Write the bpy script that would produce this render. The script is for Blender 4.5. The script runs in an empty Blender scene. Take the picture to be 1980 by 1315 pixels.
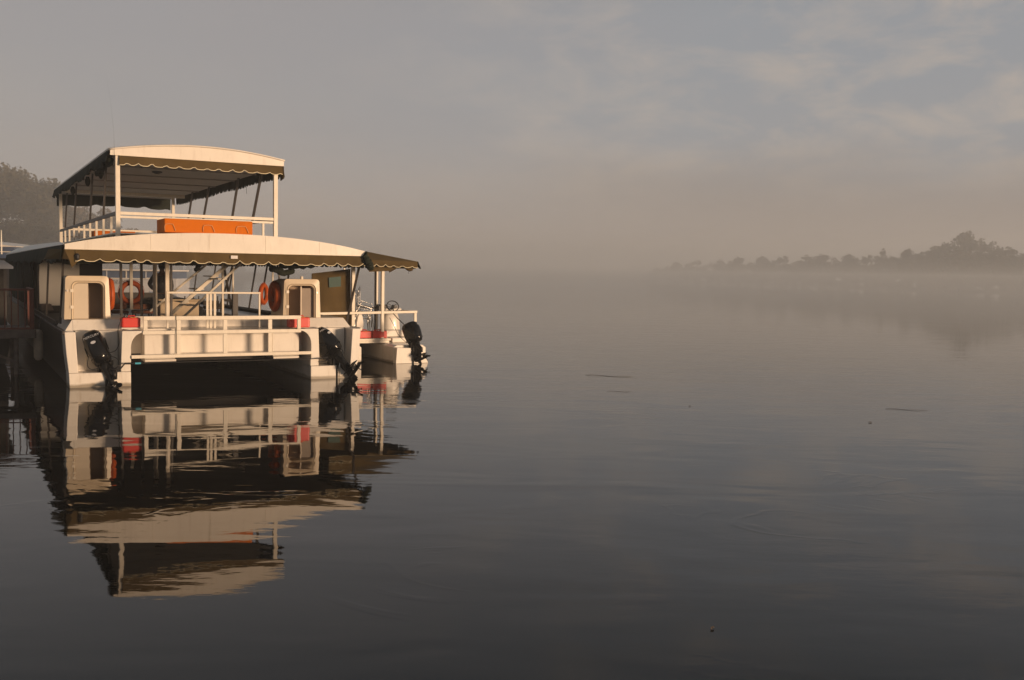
import bpy, bmesh, math, random
import numpy as np
from mathutils import Vector, Matrix

random.seed(7)
rng = np.random.default_rng(11)
SC = bpy.context.scene
COL = SC.collection

# ------------------------------------------------------------------ camera
F_PX, W_PX = 1950.0, 1980.0
PITCH = math.atan(129.5 / F_PX)
ROLL = 0.0165
EYE = 2.4
cam_d = bpy.data.cameras.new("camera")
cam = bpy.data.objects.new("camera", cam_d)
COL.objects.link(cam)
cam_d.sensor_width = 36.0
cam_d.lens = 36.0 * F_PX / W_PX
cam_d.clip_start = 0.1
cam_d.clip_end = 20000
fwd = Vector((0, math.cos(PITCH), -math.sin(PITCH)))
r0 = Vector((1, 0, 0)); u0 = r0.cross(fwd)
rr = r0 * math.cos(ROLL) + u0 * math.sin(ROLL)
uu = u0 * math.cos(ROLL) - r0 * math.sin(ROLL)
M = Matrix((rr, uu, -fwd)).transposed().to_4x4()
M.translation = Vector((0, 0, EYE))
cam.matrix_world = M
SC.camera = cam

# ------------------------------------------------------------------ sky, sun, exposure
SUN_EL = math.radians(3.2)
SUN_DIR = Vector((0.88, -0.475, 0)).normalized()          # horizontal direction towards the sun
SUN_DIR = (SUN_DIR * math.cos(SUN_EL) + Vector((0, 0, math.sin(SUN_EL)))).normalized()
SKY_STRENGTH = 0.15
w = bpy.data.worlds.new("World"); SC.world = w
w.use_nodes = True
nt = w.node_tree; nt.nodes.clear()
N = nt.nodes.new; L = nt.links.new
out = N("ShaderNodeOutputWorld"); bg = N("ShaderNodeBackground"); L(bg.outputs[0], out.inputs[0])
sky = N("ShaderNodeTexSky"); sky.sky_type = 'NISHITA'; sky.sun_disc = False
sky.sun_elevation = SUN_EL
sky.sun_rotation = math.atan2(SUN_DIR.x, SUN_DIR.y)
sky.air_density = 1.0; sky.dust_density = 2.5; sky.ozone_density = 1.0
bg.inputs[1].default_value = SKY_STRENGTH
tc = N("ShaderNodeTexCoord")
sep = N("ShaderNodeSeparateXYZ"); L(tc.outputs['Generated'], sep.inputs[0])
def wmath(op, a, b=None, clamp=False):
    n = N("ShaderNodeMath"); n.operation = op; n.use_clamp = clamp
    for i, v in enumerate((a, b)):
        if v is None: continue
        if isinstance(v, (int, float)): n.inputs[i].default_value = v
        else: L(v, n.inputs[i])
    return n.outputs[0]
zc = wmath('MAXIMUM', wmath('ADD', sep.outputs[2], 0.10), 0.03)
px_ = wmath('DIVIDE', sep.outputs[0], zc); py_ = wmath('DIVIDE', sep.outputs[1], zc)
cmb = N("ShaderNodeCombineXYZ"); L(px_, cmb.inputs[0]); L(py_, cmb.inputs[1])
def wnoise(scale, detail, rough, off, dist=0.0):
    mp = N("ShaderNodeMapping"); mp.inputs['Location'].default_value = off
    mp.inputs['Scale'].default_value = (scale * 0.8, scale * 1.5, 1)
    mp.inputs['Rotation'].default_value = (0, 0, 0.35)
    L(cmb.outputs[0], mp.inputs[0])
    n = N("ShaderNodeTexNoise"); n.inputs['Scale'].default_value = 1.0
    n.inputs['Detail'].default_value = detail; n.inputs['Roughness'].default_value = rough
    n.inputs['Distortion'].default_value = dist
    L(mp.outputs[0], n.inputs['Vector'])
    return n.outputs['Fac']
def wramp(v, stops):
    r = N("ShaderNodeValToRGB"); L(v, r.inputs[0])
    e = r.color_ramp.elements
    e[0].position, e[0].color = stops[0][0], (*stops[0][1], 1)
    e[1].position, e[1].color = stops[-1][0], (*stops[-1][1], 1)
    for p, c in stops[1:-1]:
        k = e.new(p); k.color = (*c, 1)
    return r.outputs[0]
def wmix(f, a, b):
    m = N("ShaderNodeMix"); m.data_type = 'RGBA'
    if isinstance(f, (int, float)): m.inputs[0].default_value = f
    else: L(f, m.inputs[0])
    for i, v in ((6, a), (7, b)):
        if isinstance(v, tuple): m.inputs[i].default_value = (*v, 1)
        else: L(v, m.inputs[i])
    return m.outputs[2]
# thin morning overcast in two layers: a grey-mauve veil, and sunlit cream cloud patches on top
veil_col = (2.24, 2.08, 2.14)
blue_col = (2.06, 2.14, 2.34)
cream_col = (3.35, 2.85, 2.5)
gate = N("ShaderNodeMapRange"); gate.interpolation_type = 'SMOOTHSTEP'; L(sep.outputs[0], gate.inputs[0])
gate.inputs[1].default_value = -0.22; gate.inputs[2].default_value = 0.30
def dnoise(sc, off, detail, rough, dist=0.0):
    mp = N("ShaderNodeMapping"); mp.inputs['Scale'].default_value = sc; mp.inputs['Location'].default_value = off
    mp.inputs['Rotation'].default_value = (0, 0.22, 0)
    L(tc.outputs['Generated'], mp.inputs[0])
    n = N("ShaderNodeTexNoise"); n.inputs['Scale'].default_value = 1.0; n.inputs['Detail'].default_value = detail
    n.inputs['Roughness'].default_value = rough; n.inputs['Distortion'].default_value = dist
    L(mp.outputs[0], n.inputs['Vector']); return n.outputs['Fac']
big = dnoise((2.2, 2.2, 6), (3.1, 1.7, 0.4), 3, 0.5)
bg_m = wmath('MULTIPLY', wmath('ADD', wmath('MULTIPLY', gate.outputs[0], 0.75), wmath('MULTIPLY', wmath('SUBTRACT', big, 0.4), 1.2)), 1.0, True)
base = wmix(bg_m, veil_col, blue_col)
patch = dnoise((8.5, 8.5, 21.0), (1.3, 0.2, 3.4), 6, 0.6, 0.35)
pm = wramp(patch, [(0.47, (0, 0, 0)), (0.70, (1, 1, 1))])
pm = wmath('MULTIPLY', pm, wmath('ADD', wmath('MULTIPLY', gate.outputs[0], 0.85), 0.06))
# darker fog bank lying low over the far shore
fb = N("ShaderNodeMapRange"); fb.interpolation_type = 'SMOOTHSTEP'; L(wmath('ADD', sep.outputs[2], wmath('MULTIPLY', big, 0.16)), fb.inputs[0])
fb.inputs[1].default_value = 0.225; fb.inputs[2].default_value = 0.130
fbm = wmath('MULTIPLY', fb.outputs[0], gate.outputs[0], True)
clouds = wmix(fbm, wmix(pm, base, cream_col), (1.66, 1.52, 1.56))
cov = N("ShaderNodeMapRange"); L(sep.outputs[2], cov.inputs[0])     # the veil thins towards the zenith
cov.inputs[1].default_value = 0.24; cov.inputs[2].default_value = 0.50; cov.inputs[3].default_value = 0.84; cov.inputs[4].default_value = 0.24
skyc = wmix(cov.outputs[0], sky.outputs[0], clouds)
L(skyc, bg.inputs[0])

sd = bpy.data.lights.new("sun", 'SUN'); sun = bpy.data.objects.new("sun", sd); COL.objects.link(sun)
sd.energy = 5.0; sd.color = (1.0, 0.69, 0.445)
sd.angle = math.radians(10.0)   # low sun veiled by the mist: soft edged shadows
sun.rotation_euler = SUN_DIR.to_track_quat('Z', 'Y').to_euler()
sun.location = (0, 0, 60)

SC.view_settings.view_transform = 'Standard'; SC.view_settings.look = 'None'
SC.view_settings.exposure = 0.06; SC.view_settings.gamma = 1.0
SC.view_settings.use_curve_mapping = False
try:
    SC.cycles.max_bounces = 10; SC.cycles.volume_bounces = 5
    SC.cycles.transparent_max_bounces = 12
except Exception: pass

# ------------------------------------------------------------------ materials
MATS = {}
def mat(name, col, rough=0.5, metal=0.0, var=0.12, vscale=3.0, bump=0.0, bscale=40.0, spec=0.5, dirt=0.0, dirtcol=(0.10, 0.075, 0.05), coat=0.0, scum=False):
    if name in MATS: return MATS[name]
    m = bpy.data.materials.new(name); m.use_nodes = True
    t = m.node_tree; b = t.nodes['Principled BSDF']
    nn = t.nodes.new; ll = t.links.new
    b.inputs['Roughness'].default_value = rough; b.inputs['Metallic'].default_value = metal
    b.inputs['Specular IOR Level'].default_value = spec
    if coat: b.inputs['Coat Weight'].default_value = coat
    tcx = nn('ShaderNodeTexCoord')
    n1 = nn('ShaderNodeTexNoise'); n1.inputs['Scale'].default_value = vscale; n1.inputs['Detail'].default_value = 6
    ll(tcx.outputs['Object'], n1.inputs['Vector'])
    rp = nn('ShaderNodeValToRGB'); ll(n1.outputs['Fac'], rp.inputs[0])
    rp.color_ramp.elements[0].position = 0.3; rp.color_ramp.elements[1].position = 0.7
    rp.color_ramp.elements[0].color = (*[c * (1 - var) for c in col], 1)
    rp.color_ramp.elements[1].color = (*[min(1, c * (1 + var * 0.6)) for c in col], 1)
    last = rp.outputs[0]
    if dirt > 0:
        mp = nn('ShaderNodeMapping'); mp.inputs['Scale'].default_value = (9, 9, 1.6); ll(tcx.outputs['Object'], mp.inputs[0])
        n2 = nn('ShaderNodeTexNoise'); n2.inputs['Scale'].default_value = 1.0; n2.inputs['Detail'].default_value = 8
        n2.inputs['Roughness'].default_value = 0.7
        ll(mp.outputs[0], n2.inputs['Vector'])
        r2 = nn('ShaderNodeValToRGB'); ll(n2.outputs['Fac'], r2.inputs[0])
        r2.color_ramp.elements[0].position = 0.52; r2.color_ramp.elements[1].position = 0.78
        r2.color_ramp.elements[0].color = (0, 0, 0, 1); r2.color_ramp.elements[1].color = (dirt, dirt, dirt, 1)
        mx = nn('ShaderNodeMix'); mx.data_type = 'RGBA'; ll(r2.outputs[0], mx.inputs[0]); ll(last, mx.inputs[6])
        mx.inputs[7].default_value = (*dirtcol, 1); last = mx.outputs[2]
    if scum:      # stained band along the waterline, ragged upper edge
        sp = nn('ShaderNodeSeparateXYZ'); ll(tcx.outputs['Object'], sp.inputs[0])
        ns = nn('ShaderNodeTexNoise'); ns.inputs['Scale'].default_value = 4; ns.inputs['Detail'].default_value = 6; ll(tcx.outputs['Object'], ns.inputs['Vector'])
        ad = nn('ShaderNodeMath'); ad.operation = 'MULTIPLY_ADD'; ll(ns.outputs['Fac'], ad.inputs[0]); ad.inputs[1].default_value = -0.10; ll(sp.outputs[2], ad.inputs[2])
        mr = nn('ShaderNodeMapRange'); ll(ad.outputs[0], mr.inputs[0]); mr.inputs[1].default_value = -0.01; mr.inputs[2].default_value = 0.035
        mr.inputs[3].default_value = 0.75; mr.inputs[4].default_value = 0.0
        m3 = nn('ShaderNodeMix'); m3.data_type = 'RGBA'; ll(mr.outputs[0], m3.inputs[0]); ll(last, m3.inputs[6]); m3.inputs[7].default_value = (0.17, 0.13, 0.07, 1)
        last = m3.outputs[2]
    ll(last, b.inputs['Base Color'])
    if bump > 0:
        n3 = nn('ShaderNodeTexNoise'); n3.inputs['Scale'].default_value = bscale; n3.inputs['Detail'].default_value = 4
        ll(tcx.outputs['Object'], n3.inputs['Vector'])
        bp = nn('ShaderNodeBump'); bp.inputs['Strength'].default_value = 0.6; bp.inputs['Distance'].default_value = bump
        ll(n3.outputs['Fac'], bp.inputs['Height']); ll(bp.outputs[0], b.inputs['Normal'])
    MATS[name] = m
    return m

GEL = mat('white gelcoat', (0.74, 0.685, 0.60), 0.32, var=0.05, dirt=0.35, dirtcol=(0.40, 0.33, 0.25), bump=0.002, bscale=3, coat=0.2)
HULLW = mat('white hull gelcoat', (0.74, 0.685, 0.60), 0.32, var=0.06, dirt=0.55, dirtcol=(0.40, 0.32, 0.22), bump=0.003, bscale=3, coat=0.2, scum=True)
HULLSIDE = mat('dark hull paint and port shade', (0.022, 0.020, 0.019), 0.35, var=0.3, dirt=0.5, dirtcol=(0.07, 0.06, 0.052))  # on the tour boat's port hull this dark tone stands for shade
PODW = mat('cream housing gelcoat', (0.64, 0.53, 0.38), 0.4, var=0.05, dirt=0.3, dirtcol=(0.40, 0.32, 0.22), bump=0.002, bscale=3)
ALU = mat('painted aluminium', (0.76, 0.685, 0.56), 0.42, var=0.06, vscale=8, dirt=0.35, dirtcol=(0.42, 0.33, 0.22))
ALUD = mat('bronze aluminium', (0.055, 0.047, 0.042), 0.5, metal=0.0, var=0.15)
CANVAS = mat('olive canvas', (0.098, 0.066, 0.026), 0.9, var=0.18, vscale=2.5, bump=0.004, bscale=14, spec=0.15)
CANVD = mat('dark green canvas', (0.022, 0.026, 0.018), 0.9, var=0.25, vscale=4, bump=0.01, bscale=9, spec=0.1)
PIPING = mat('cream piping', (0.75, 0.66, 0.45), 0.7, var=0.06)
ROOFW = mat('white roof sheet', (0.76, 0.695, 0.60), 0.4, var=0.06, vscale=1.5, dirt=0.45, dirtcol=(0.45, 0.38, 0.30), bump=0.02, bscale=1.3)
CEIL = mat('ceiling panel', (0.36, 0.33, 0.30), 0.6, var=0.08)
ORANGE = mat('orange vinyl', (0.56, 0.135, 0.0005), 0.8, spec=0.2, var=0.07, vscale=5, dirt=0.15, dirtcol=(0.35, 0.08, 0.01))
BUOY = mat('orange lifebuoy', (0.40, 0.072, 0.008), 0.5, spec=0.25, var=0.15, vscale=6, dirt=0.3, dirtcol=(0.28, 0.06, 0.02))
RED = mat('red plastic', (0.62, 0.035, 0.022), 0.35, var=0.08)
YEL = mat('yellow label', (0.75, 0.55, 0.04), 0.5, var=0.05)
BLK = mat('black cowl paint', (0.005, 0.005, 0.0055), 0.16, var=0.1, spec=0.3)
BLKR = mat('black rubber', (0.014, 0.013, 0.013), 0.5, var=0.2)
BLKM = mat('black casting', (0.006, 0.006, 0.006), 0.42, var=0.25, bump=0.002, bscale=60, spec=0.25)
CHROME = mat('chrome', (0.82, 0.78, 0.72), 0.3, metal=1.0, var=0.1)
STEEL = mat('dull steel', (0.42, 0.38, 0.32), 0.4, metal=0.7, var=0.2)
SILV = mat('silver decal', (0.62, 0.62, 0.62), 0.3, metal=0.3, var=0.05)
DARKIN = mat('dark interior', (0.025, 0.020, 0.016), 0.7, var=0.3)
HATCHIN = mat('hatch interior', (0.40, 0.29, 0.19), 0.7, var=0.1)
DOORP = mat('hatch door panel', (0.58, 0.49, 0.37), 0.45, var=0.05)
WOODR = mat('red brown stained timber', (0.13, 0.03, 0.017), 0.6, var=0.35, vscale=8, bump=0.004, bscale=25)
WOODG = mat('weathered deck timber', (0.12, 0.095, 0.08), 0.8, var=0.35, vscale=7, bump=0.004, bscale=20)
TEAL = mat('teal sign', (0.018, 0.066, 0.052), 0.6, var=0.15)
TEALT = mat('teal tape', (0.02, 0.30, 0.42), 0.5, var=0.1)
PAPER = mat('white label', (0.75, 0.70, 0.66), 0.7, var=0.1, vscale=30)
GREYW = mat('grey white boat paint', (0.52, 0.52, 0.53), 0.45, var=0.08, dirt=0.2, dirtcol=(0.3, 0.27, 0.24))
GLASSD = mat('dark window glass', (0.05, 0.065, 0.09), 0.12, var=0.3, vscale=1.5)
BLUEG = mat('blue window panel', (0.08, 0.11, 0.18), 0.3, var=0.3, vscale=2)
INKG = mat('grey lettering', (0.16, 0.155, 0.16), 0.6, var=0.05)
CANBROWN = mat('cushion', (0.15, 0.045, 0.012), 0.8, var=0.35)
BARK = mat('bark', (0.085, 0.065, 0.048), 0.9, var=0.3, vscale=2)
FENDER = mat('fender', (0.62, 0.52, 0.40), 0.5, var=0.2, dirt=0.6)
SKIN = mat('skin', (0.10, 0.05, 0.03), 0.55, var=0.1)
CLOTH = mat('dark clothing', (0.012, 0.012, 0.014), 0.85, var=0.3, bump=0.01, bscale=8)
HAIR = mat('black hair', (0.008, 0.007, 0.006), 0.7, var=0.2)
MUD = mat('river bank earth', (0.11, 0.085, 0.055), 0.95, var=0.4, vscale=0.2, bump=0.2, bscale=0.5)
SHORT = mat('reed', (0.07, 0.055, 0.035), 0.8)

# ------------------------------------------------------------------ mesh builder
class MB:
    def __init__(s): s.v = []; s.f = []
    def add(s, vs, fs):
        o = len(s.v); s.v += [tuple(p) for p in vs]; s.f += [tuple(i + o for i in f) for f in fs]; return s
    def box(s, x0, x1, y0, y1, z0, z1):
        return s.add([(x0,y0,z0),(x1,y0,z0),(x1,y1,z0),(x0,y1,z0),(x0,y0,z1),(x1,y0,z1),(x1,y1,z1),(x0,y1,z1)],
                     [(0,3,2,1),(4,5,6,7),(0,1,5,4),(1,2,6,5),(2,3,7,6),(3,0,4,7)])
    def bar(s, p, q, w, h=None, up=(0,0,1)):
        h = h or w; p = Vector(p); q = Vector(q); d = (q - p).normalized(); up = Vector(up)
        if abs(d.dot(up)) > 0.98: up = Vector((0, 1, 0))
        a = d.cross(up).normalized(); b = a.cross(d).normalized()
        vs = []
        for c in (p, q):
            for i, j in ((-1,-1),(1,-1),(1,1),(-1,1)): vs.append(c + a * (i * w / 2) + b * (j * h / 2))
        return s.add(vs, [(0,1,2,3),(7,6,5,4),(0,4,5,1),(1,5,6,2),(2,6,7,3),(3,7,4,0)])
    def tube(s, path, r, n=8, closed=False, cap=True):
        path = [Vector(p) for p in path]; m = len(path); rs = r if isinstance(r, (list, tuple)) else [r] * m
        vs = []; prev = None
        for i, p in enumerate(path):
            if closed: t = path[(i + 1) % m] - path[(i - 1) % m]
            else: t = path[min(i + 1, m - 1)] - path[max(i - 1, 0)]
            t.normalize()
            if prev is None:
                a = t.cross(Vector((0, 0, 1)) if abs(t.z) < 0.9 else Vector((0, 1, 0))).normalized()
            else:
                a = (prev - t * prev.dot(t)).normalized()
            prev = a; b = t.cross(a)
            for k in range(n):
                an = 2 * math.pi * k / n
                vs.append(p + (a * math.cos(an) + b * math.sin(an)) * rs[i])
        fs = []
        for i in range(m if closed else m - 1):
            j = (i + 1) % m
            for k in range(n):
                l = (k + 1) % n; fs.append((i*n+k, i*n+l, j*n+l, j*n+k))
        if cap and not closed:
            fs.append(tuple(range(n - 1, -1, -1))); fs.append(tuple((m - 1) * n + k for k in range(n)))
        return s.add(vs, fs)
    def prism_xz(s, poly, y0, y1):
        n = len(poly)
        vs = [(x, y0, z) for x, z in poly] + [(x, y1, z) for x, z in poly]
        return s.add(vs, [tuple(range(n)), tuple(range(2*n-1, n-1, -1))] + [(i, n + i, n + (i+1) % n, (i+1) % n) for i in range(n)])
    def prism_yz(s, poly, x0, x1):
        n = len(poly)
        vs = [(x0, y, z) for y, z in poly] + [(x1, y, z) for y, z in poly]
        return s.add(vs, [tuple(range(n)), tuple(range(2*n-1, n-1, -1))] + [(i, n + i, n + (i+1) % n, (i+1) % n) for i in range(n)])
    def loft(s, rings, cap=True, closed=True):
        n = len(rings[0]); vs = [p for r in rings for p in r]; fs = []
        for i in range(len(rings) - 1):
            for k in range(n if closed else n - 1):
                l = (k + 1) % n; fs.append((i*n+k, i*n+l, (i+1)*n+l, (i+1)*n+k))
        if cap: fs.append(tuple(range(n-1, -1, -1))); fs.append(tuple((len(rings)-1)*n + k for k in range(n)))
        return s.add(vs, fs)
    def xf(s, fn): s.v = [tuple(fn(Vector(p))) for p in s.v]; return s
    def mesh(s, name, m, smooth=False):
        me = bpy.data.meshes.new(name); me.from_pydata(s.v, [], s.f); me.update()
        bm = bmesh.new(); bm.from_mesh(me); bmesh.ops.recalc_face_normals(bm, faces=bm.faces); bm.to_mesh(me); bm.free()
        if m: me.materials.append(m)
        if smooth:
            for p in me.polygons: p.use_smooth = True
        return me
def obj(name, mb, m, parent=None, smooth=False, bevel=0.0, solid=0.0, seg=2, recalc=True):
    me = mb.mesh(name, m, smooth) if isinstance(mb, MB) else mb
    o = bpy.data.objects.new(name, me); COL.objects.link(o)
    if parent: o.parent = parent
    if solid:
        s = o.modifiers.new('solid', 'SOLIDIFY'); s.thickness = solid; s.offset = 0
    if bevel:
        b = o.modifiers.new('bevel', 'BEVEL'); b.width = bevel; b.segments = seg; b.limit_method = 'ANGLE'; b.angle_limit = math.radians(35)
    return o
def tag(o, label=None, cat=None, group=None, kind=None):
    if label: o['label'] = label
    if cat: o['category'] = cat
    if group: o['group'] = group
    if kind: o['kind'] = kind
    return o
def empty(name, loc=(0,0,0), rz=0.0, label=None, cat=None, group=None, parent_frame=None, ry=0.0):
    o = bpy.data.objects.new(name, None); COL.objects.link(o)
    o.empty_display_size = 0.3
    o.location = loc; o.rotation_euler = (0, ry, rz)
    return tag(o, label, cat, group)

# ------------------------------------------------------------------ boat frame
YAW = math.radians(28.9)
ORI = Vector((-8.6695, 19.7183, 0))
BU = Vector((math.cos(YAW), math.sin(YAW), 0)); BV = Vector((-math.sin(YAW), math.cos(YAW), 0))
def bw(x, y, z=0.0): return ORI + BU * x + BV * y + Vector((0, 0, z))
def frame(name, x, y, z, label, cat, group=None, rz=0.0, ry=0.0):
    """Empty standing at boat coordinates, axes along the boat."""
    return empty(name, bw(x, y, z), YAW + rz, label, cat, group, ry=ry)

# ------------------------------------------------------------------ water
def build_water():
    mb = MB(); S = 7000
    mb.add([(-S,-400,0),(S,-400,0),(S,S,0),(-S,S,0)], [(0,1,2,3)])
    m = bpy.data.materials.new('river water'); m.use_nodes = True
    t = m.node_tree; b = t.nodes['Principled BSDF']; nn = t.nodes.new; ll = t.links.new
    b.inputs['Base Color'].default_value = (0.007, 0.006, 0.005, 1)
    b.inputs['Roughness'].default_value = 0.025
    b.inputs['IOR'].default_value = 1.333; b.inputs['Specular IOR Level'].default_value = 0.45
    g = nn('ShaderNodeTexCoord')
    def noise(sx, sy, rot, detail, rough, dist=0.0, loc=(0,0,0)):
        mp = nn('ShaderNodeMapping'); mp.inputs['Scale'].default_value = (sx, sy, 1); mp.inputs['Rotation'].default_value = (0,0,rot)
        mp.inputs['Location'].default_value = loc
        ll(g.outputs['Object'], mp.inputs[0])
        n = nn('ShaderNodeTexNoise'); n.inputs['Scale'].default_value = 1; n.inputs['Detail'].default_value = detail
        n.inputs['Roughness'].default_value = rough; n.inputs['Distortion'].default_value = dist
        ll(mp.outputs[0], n.inputs['Vector']); return n.outputs['Fac']
    def mth(op, a, c, d=None):
        n = nn('ShaderNodeMath'); n.operation = op
        for i, v in enumerate((a, c, d)):
            if v is None: continue
            if isinstance(v, (int, float)): n.inputs[i].default_value = v
            else: ll(v, n.inputs[i])
        return n.outputs[0]
    # ripples (height in metres)
    rip = noise(1.6, 3.6, 0.15, 3, 0.5)
    fine = noise(6.0, 11.0, -0.2, 2, 0.5)
    swell = noise(0.35, 0.8, 0.3, 2, 0.5, 0.6)
    area = noise(0.09, 0.16, 0.5, 2, 0.5, 0.3, (4, 2, 0))
    r = nn('ShaderNodeMapRange'); ll(area, r.inputs[0]); r.inputs[1].default_value = 0.38; r.inputs[2].default_value = 0.66
    r.inputs[3].default_value = 0.30; r.inputs[4].default_value = 1.35
    # eddy lines: thin ridges of a distorted noise
    ed = noise(0.28, 0.55, 0.5, 3, 0.55, 1.6, (9, 3, 0))
    ridge = mth('SUBTRACT', 1.0, mth('MULTIPLY', mth('ABSOLUTE', mth('SUBTRACT', ed, 0.5), 0), 34.0))
    ridge = mth('MAXIMUM', ridge, 0.0)
    gate = noise(0.5, 0.35, 0.1, 2, 0.5, 0, (31, 8, 0))
    gr = nn('ShaderNodeMapRange'); ll(gate, gr.inputs[0]); gr.inputs[1].default_value = 0.52; gr.inputs[2].default_value = 0.66
    ridge = mth('MULTIPLY', ridge, gr.outputs[0])
    h = mth('ADD', mth('MULTIPLY', rip, 0.0016), mth('MULTIPLY', fine, 0.0003))
    h = mth('ADD', mth('MULTIPLY', h, r.outputs[0]), mth('MULTIPLY', swell, 0.010))
    h = mth('ADD', h, mth('MULTIPLY', ridge, 0.0011))
    bp = nn('ShaderNodeBump'); bp.inputs['Strength'].default_value = 1.0; bp.inputs['Distance'].default_value = 1.0
    ll(h, bp.inputs['Height']); ll(bp.outputs[0], b.inputs['Normal'])
    o = obj('water', mb, m); tag(o, 'calm dark river water with faint ripples mirroring the boats', kind='structure')
build_water()

# ------------------------------------------------------------------ haze and low mist
def volume_box(name, x0, x1, y0, y1, z0, z1, density, col, label):
    mb = MB().box(x0, x1, y0, y1, z0, z1)
    m = bpy.data.materials.new(name + ' air'); m.use_nodes = True; t = m.node_tree; t.nodes.clear()
    o_ = t.nodes.new('ShaderNodeOutputMaterial'); v = t.nodes.new('ShaderNodeVolumePrincipled')
    v.inputs['Color'].default_value = (*col, 1); v.inputs['Density'].default_value = density
    v.inputs['Anisotropy'].default_value = 0.0
    t.links.new(v.outputs[0], o_.inputs['Volume'])
    return tag(obj(name, mb, m), label, kind='stuff')
HAZE_D = 0.0014
AIR = (0.95, 0.985, 1.0)
volume_box('haze', -700, 260, -50, 1500, -1.0, 26.0, HAZE_D, AIR, 'thin warm grey morning haze over the whole river')
volume_box('mist', -48, 150, 92, 480, -0.7, 15.0, 0.0047, AIR, 'thicker mist standing over the far river')
volume_box('mist', -400, -48.01, 92, 700, -0.7, 24.0, 0.0011, AIR, 'thin mist between the trees of the left bank')
volume_box('mist', -60, 165, 44, 1200, -0.4, 3.5, 0.0045, AIR, 'low mist skimming the water surface')

# ------------------------------------------------------------------ vegetation
def leafmat(name, col):
    m = bpy.data.materials.new(name); m.use_nodes = True; t = m.node_tree; b = t.nodes['Principled BSDF']
    b.inputs['Roughness'].default_value = 0.7; b.inputs['Specular IOR Level'].default_value = 0.2
    tcx = t.nodes.new('ShaderNodeTexCoord'); n = t.nodes.new('ShaderNodeTexNoise'); n.inputs['Scale'].default_value = 0.35; n.inputs['Detail'].default_value = 5
    t.links.new(tcx.outputs['Object'], n.inputs['Vector'])
    r = t.nodes.new('ShaderNodeValToRGB'); t.links.new(n.outputs['Fac'], r.inputs[0])
    r.color_ramp.elements[0].position = 0.35; r.color_ramp.elements[1].position = 0.68
    r.color_ramp.elements[0].color = (*[c * 0.6 for c in col], 1); r.color_ramp.elements[1].color = (col[0]*1.6, col[1]*1.35, col[2]*1.1, 1)
    t.links.new(r.outputs[0], b.inputs['Base Color'])
    return m
LEAF = leafmat('tree foliage', (0.050, 0.045, 0.021))
LEAF2 = leafmat('dry foliage', (0.10, 0.075, 0.038))

def leaf_mesh(name, clusters, nleaf, size, seed, m, flat=0.75):
    """clusters: list of (x,y,z,r). leaf quads scattered through the clusters"""
    g = np.random.default_rng(seed)
    cl = np.array(clusters); wts = cl[:, 3] ** 2; wts = wts / wts.sum()
    idx = g.choice(len(cl), nleaf, p=wts)
    d = g.normal(size=(nleaf, 3)); d /= np.linalg.norm(d, axis=1)[:, None]
    rad = g.random(nleaf) ** 0.45
    c = cl[idx, :3] + d * (rad * cl[idx, 3])[:, None] * np.array([1, 1, flat])
    n = g.normal(size=(nleaf, 3)); n /= np.linalg.norm(n, axis=1)[:, None]
    a = np.cross(n, g.normal(size=(nleaf, 3))); a /= np.linalg.norm(a, axis=1)[:, None]
    b = np.cross(n, a)
    s = size * (0.5 + g.random(nleaf))[:, None]
    q = np.stack([c - a*s*0.5, c - b*s*0.32, c + a*s*0.5, c + b*s*0.32], axis=1).reshape(-1, 3)
    me = bpy.data.meshes.new(name)
    me.vertices.add(len(q)); me.vertices.foreach_set('co', q.ravel())
    me.loops.add(len(q)); me.loops.foreach_set('vertex_index', np.arange(len(q), dtype=np.int32))
    me.polygons.add(nleaf); me.polygons.foreach_set('loop_start', np.arange(0, len(q), 4, dtype=np.int32))
    me.polygons.foreach_set('loop_total', np.full(nleaf, 4, dtype=np.int32))
    me.update(calc_edges=True); me.validate(); me.materials.append(m)
    return me
def tree_meshes(h, spread, seed, nleaf, size, m, trunk_frac=0.3, lean=0.0, gap=1.0):
    """returns (trunk mesh, crown mesh). irregular, clumpy crown on forked limbs"""
    r = random.Random(seed); mb = MB(); clusters = []
    def limb(p, d, ln, rad, depth):
        pts = [p]; rs = [rad]; q = Vector(p)
        for k in range(4):
            d = (d + Vector((r.uniform(-.25,.25), r.uniform(-.25,.25), r.uniform(-.05,.18)))).normalized()
            q = q + d * (ln / 4); pts.append(q.copy()); rs.append(rad * (1 - 0.16 * (k + 1)))
        mb.tube(pts, rs, 6)
        if depth >= 1:
            clusters.append((q.x, q.y, q.z, r.uniform(0.07, 0.14) * h * gap))
        if depth >= 2:
            for e in range(2):
                clusters.append((q.x + r.uniform(-.09,.09)*h, q.y + r.uniform(-.09,.09)*h, q.z + r.uniform(-.05,.08)*h, r.uniform(0.035, 0.085) * h * gap))
        if depth < 3:
            for k in range(3 if depth < 2 else 2):
                an = r.uniform(0, 6.28); el = r.uniform(0.1, 0.95)
                nd = (d * 0.45 + Vector((math.cos(an)*math.cos(el)*spread, math.sin(an)*math.cos(el)*spread, math.sin(el)*0.8))).normalized()
                limb(q, nd, ln * r.uniform(0.55, 0.78), rs[-1] * 0.72, depth + 1)
    limb(Vector((0, 0, -0.3)), Vector((lean, 0, 1)).normalized(), h * trunk_frac, h * 0.022, 0)
    ztop = max(c[2] + c[3]*0.75 for c in clusters); k = h / ztop
    mb.xf(lambda p: p * k); clusters = [(a*k, b*k, c*k, d*k) for a, b, c, d in clusters]
    return mb.mesh('trunk', BARK, True), leaf_mesh('crown', clusters, nleaf, size, seed, m)
def place_tree(name, meshes, loc, rz, sc, label, cat='tree', group=None):
    root = empty(name, loc, rz, label, cat, group); root.scale = (sc[0], sc[0], sc[1])
    obj('trunk', meshes[0], None, root); obj('crown', meshes[1], None, root)
    return root
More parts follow.
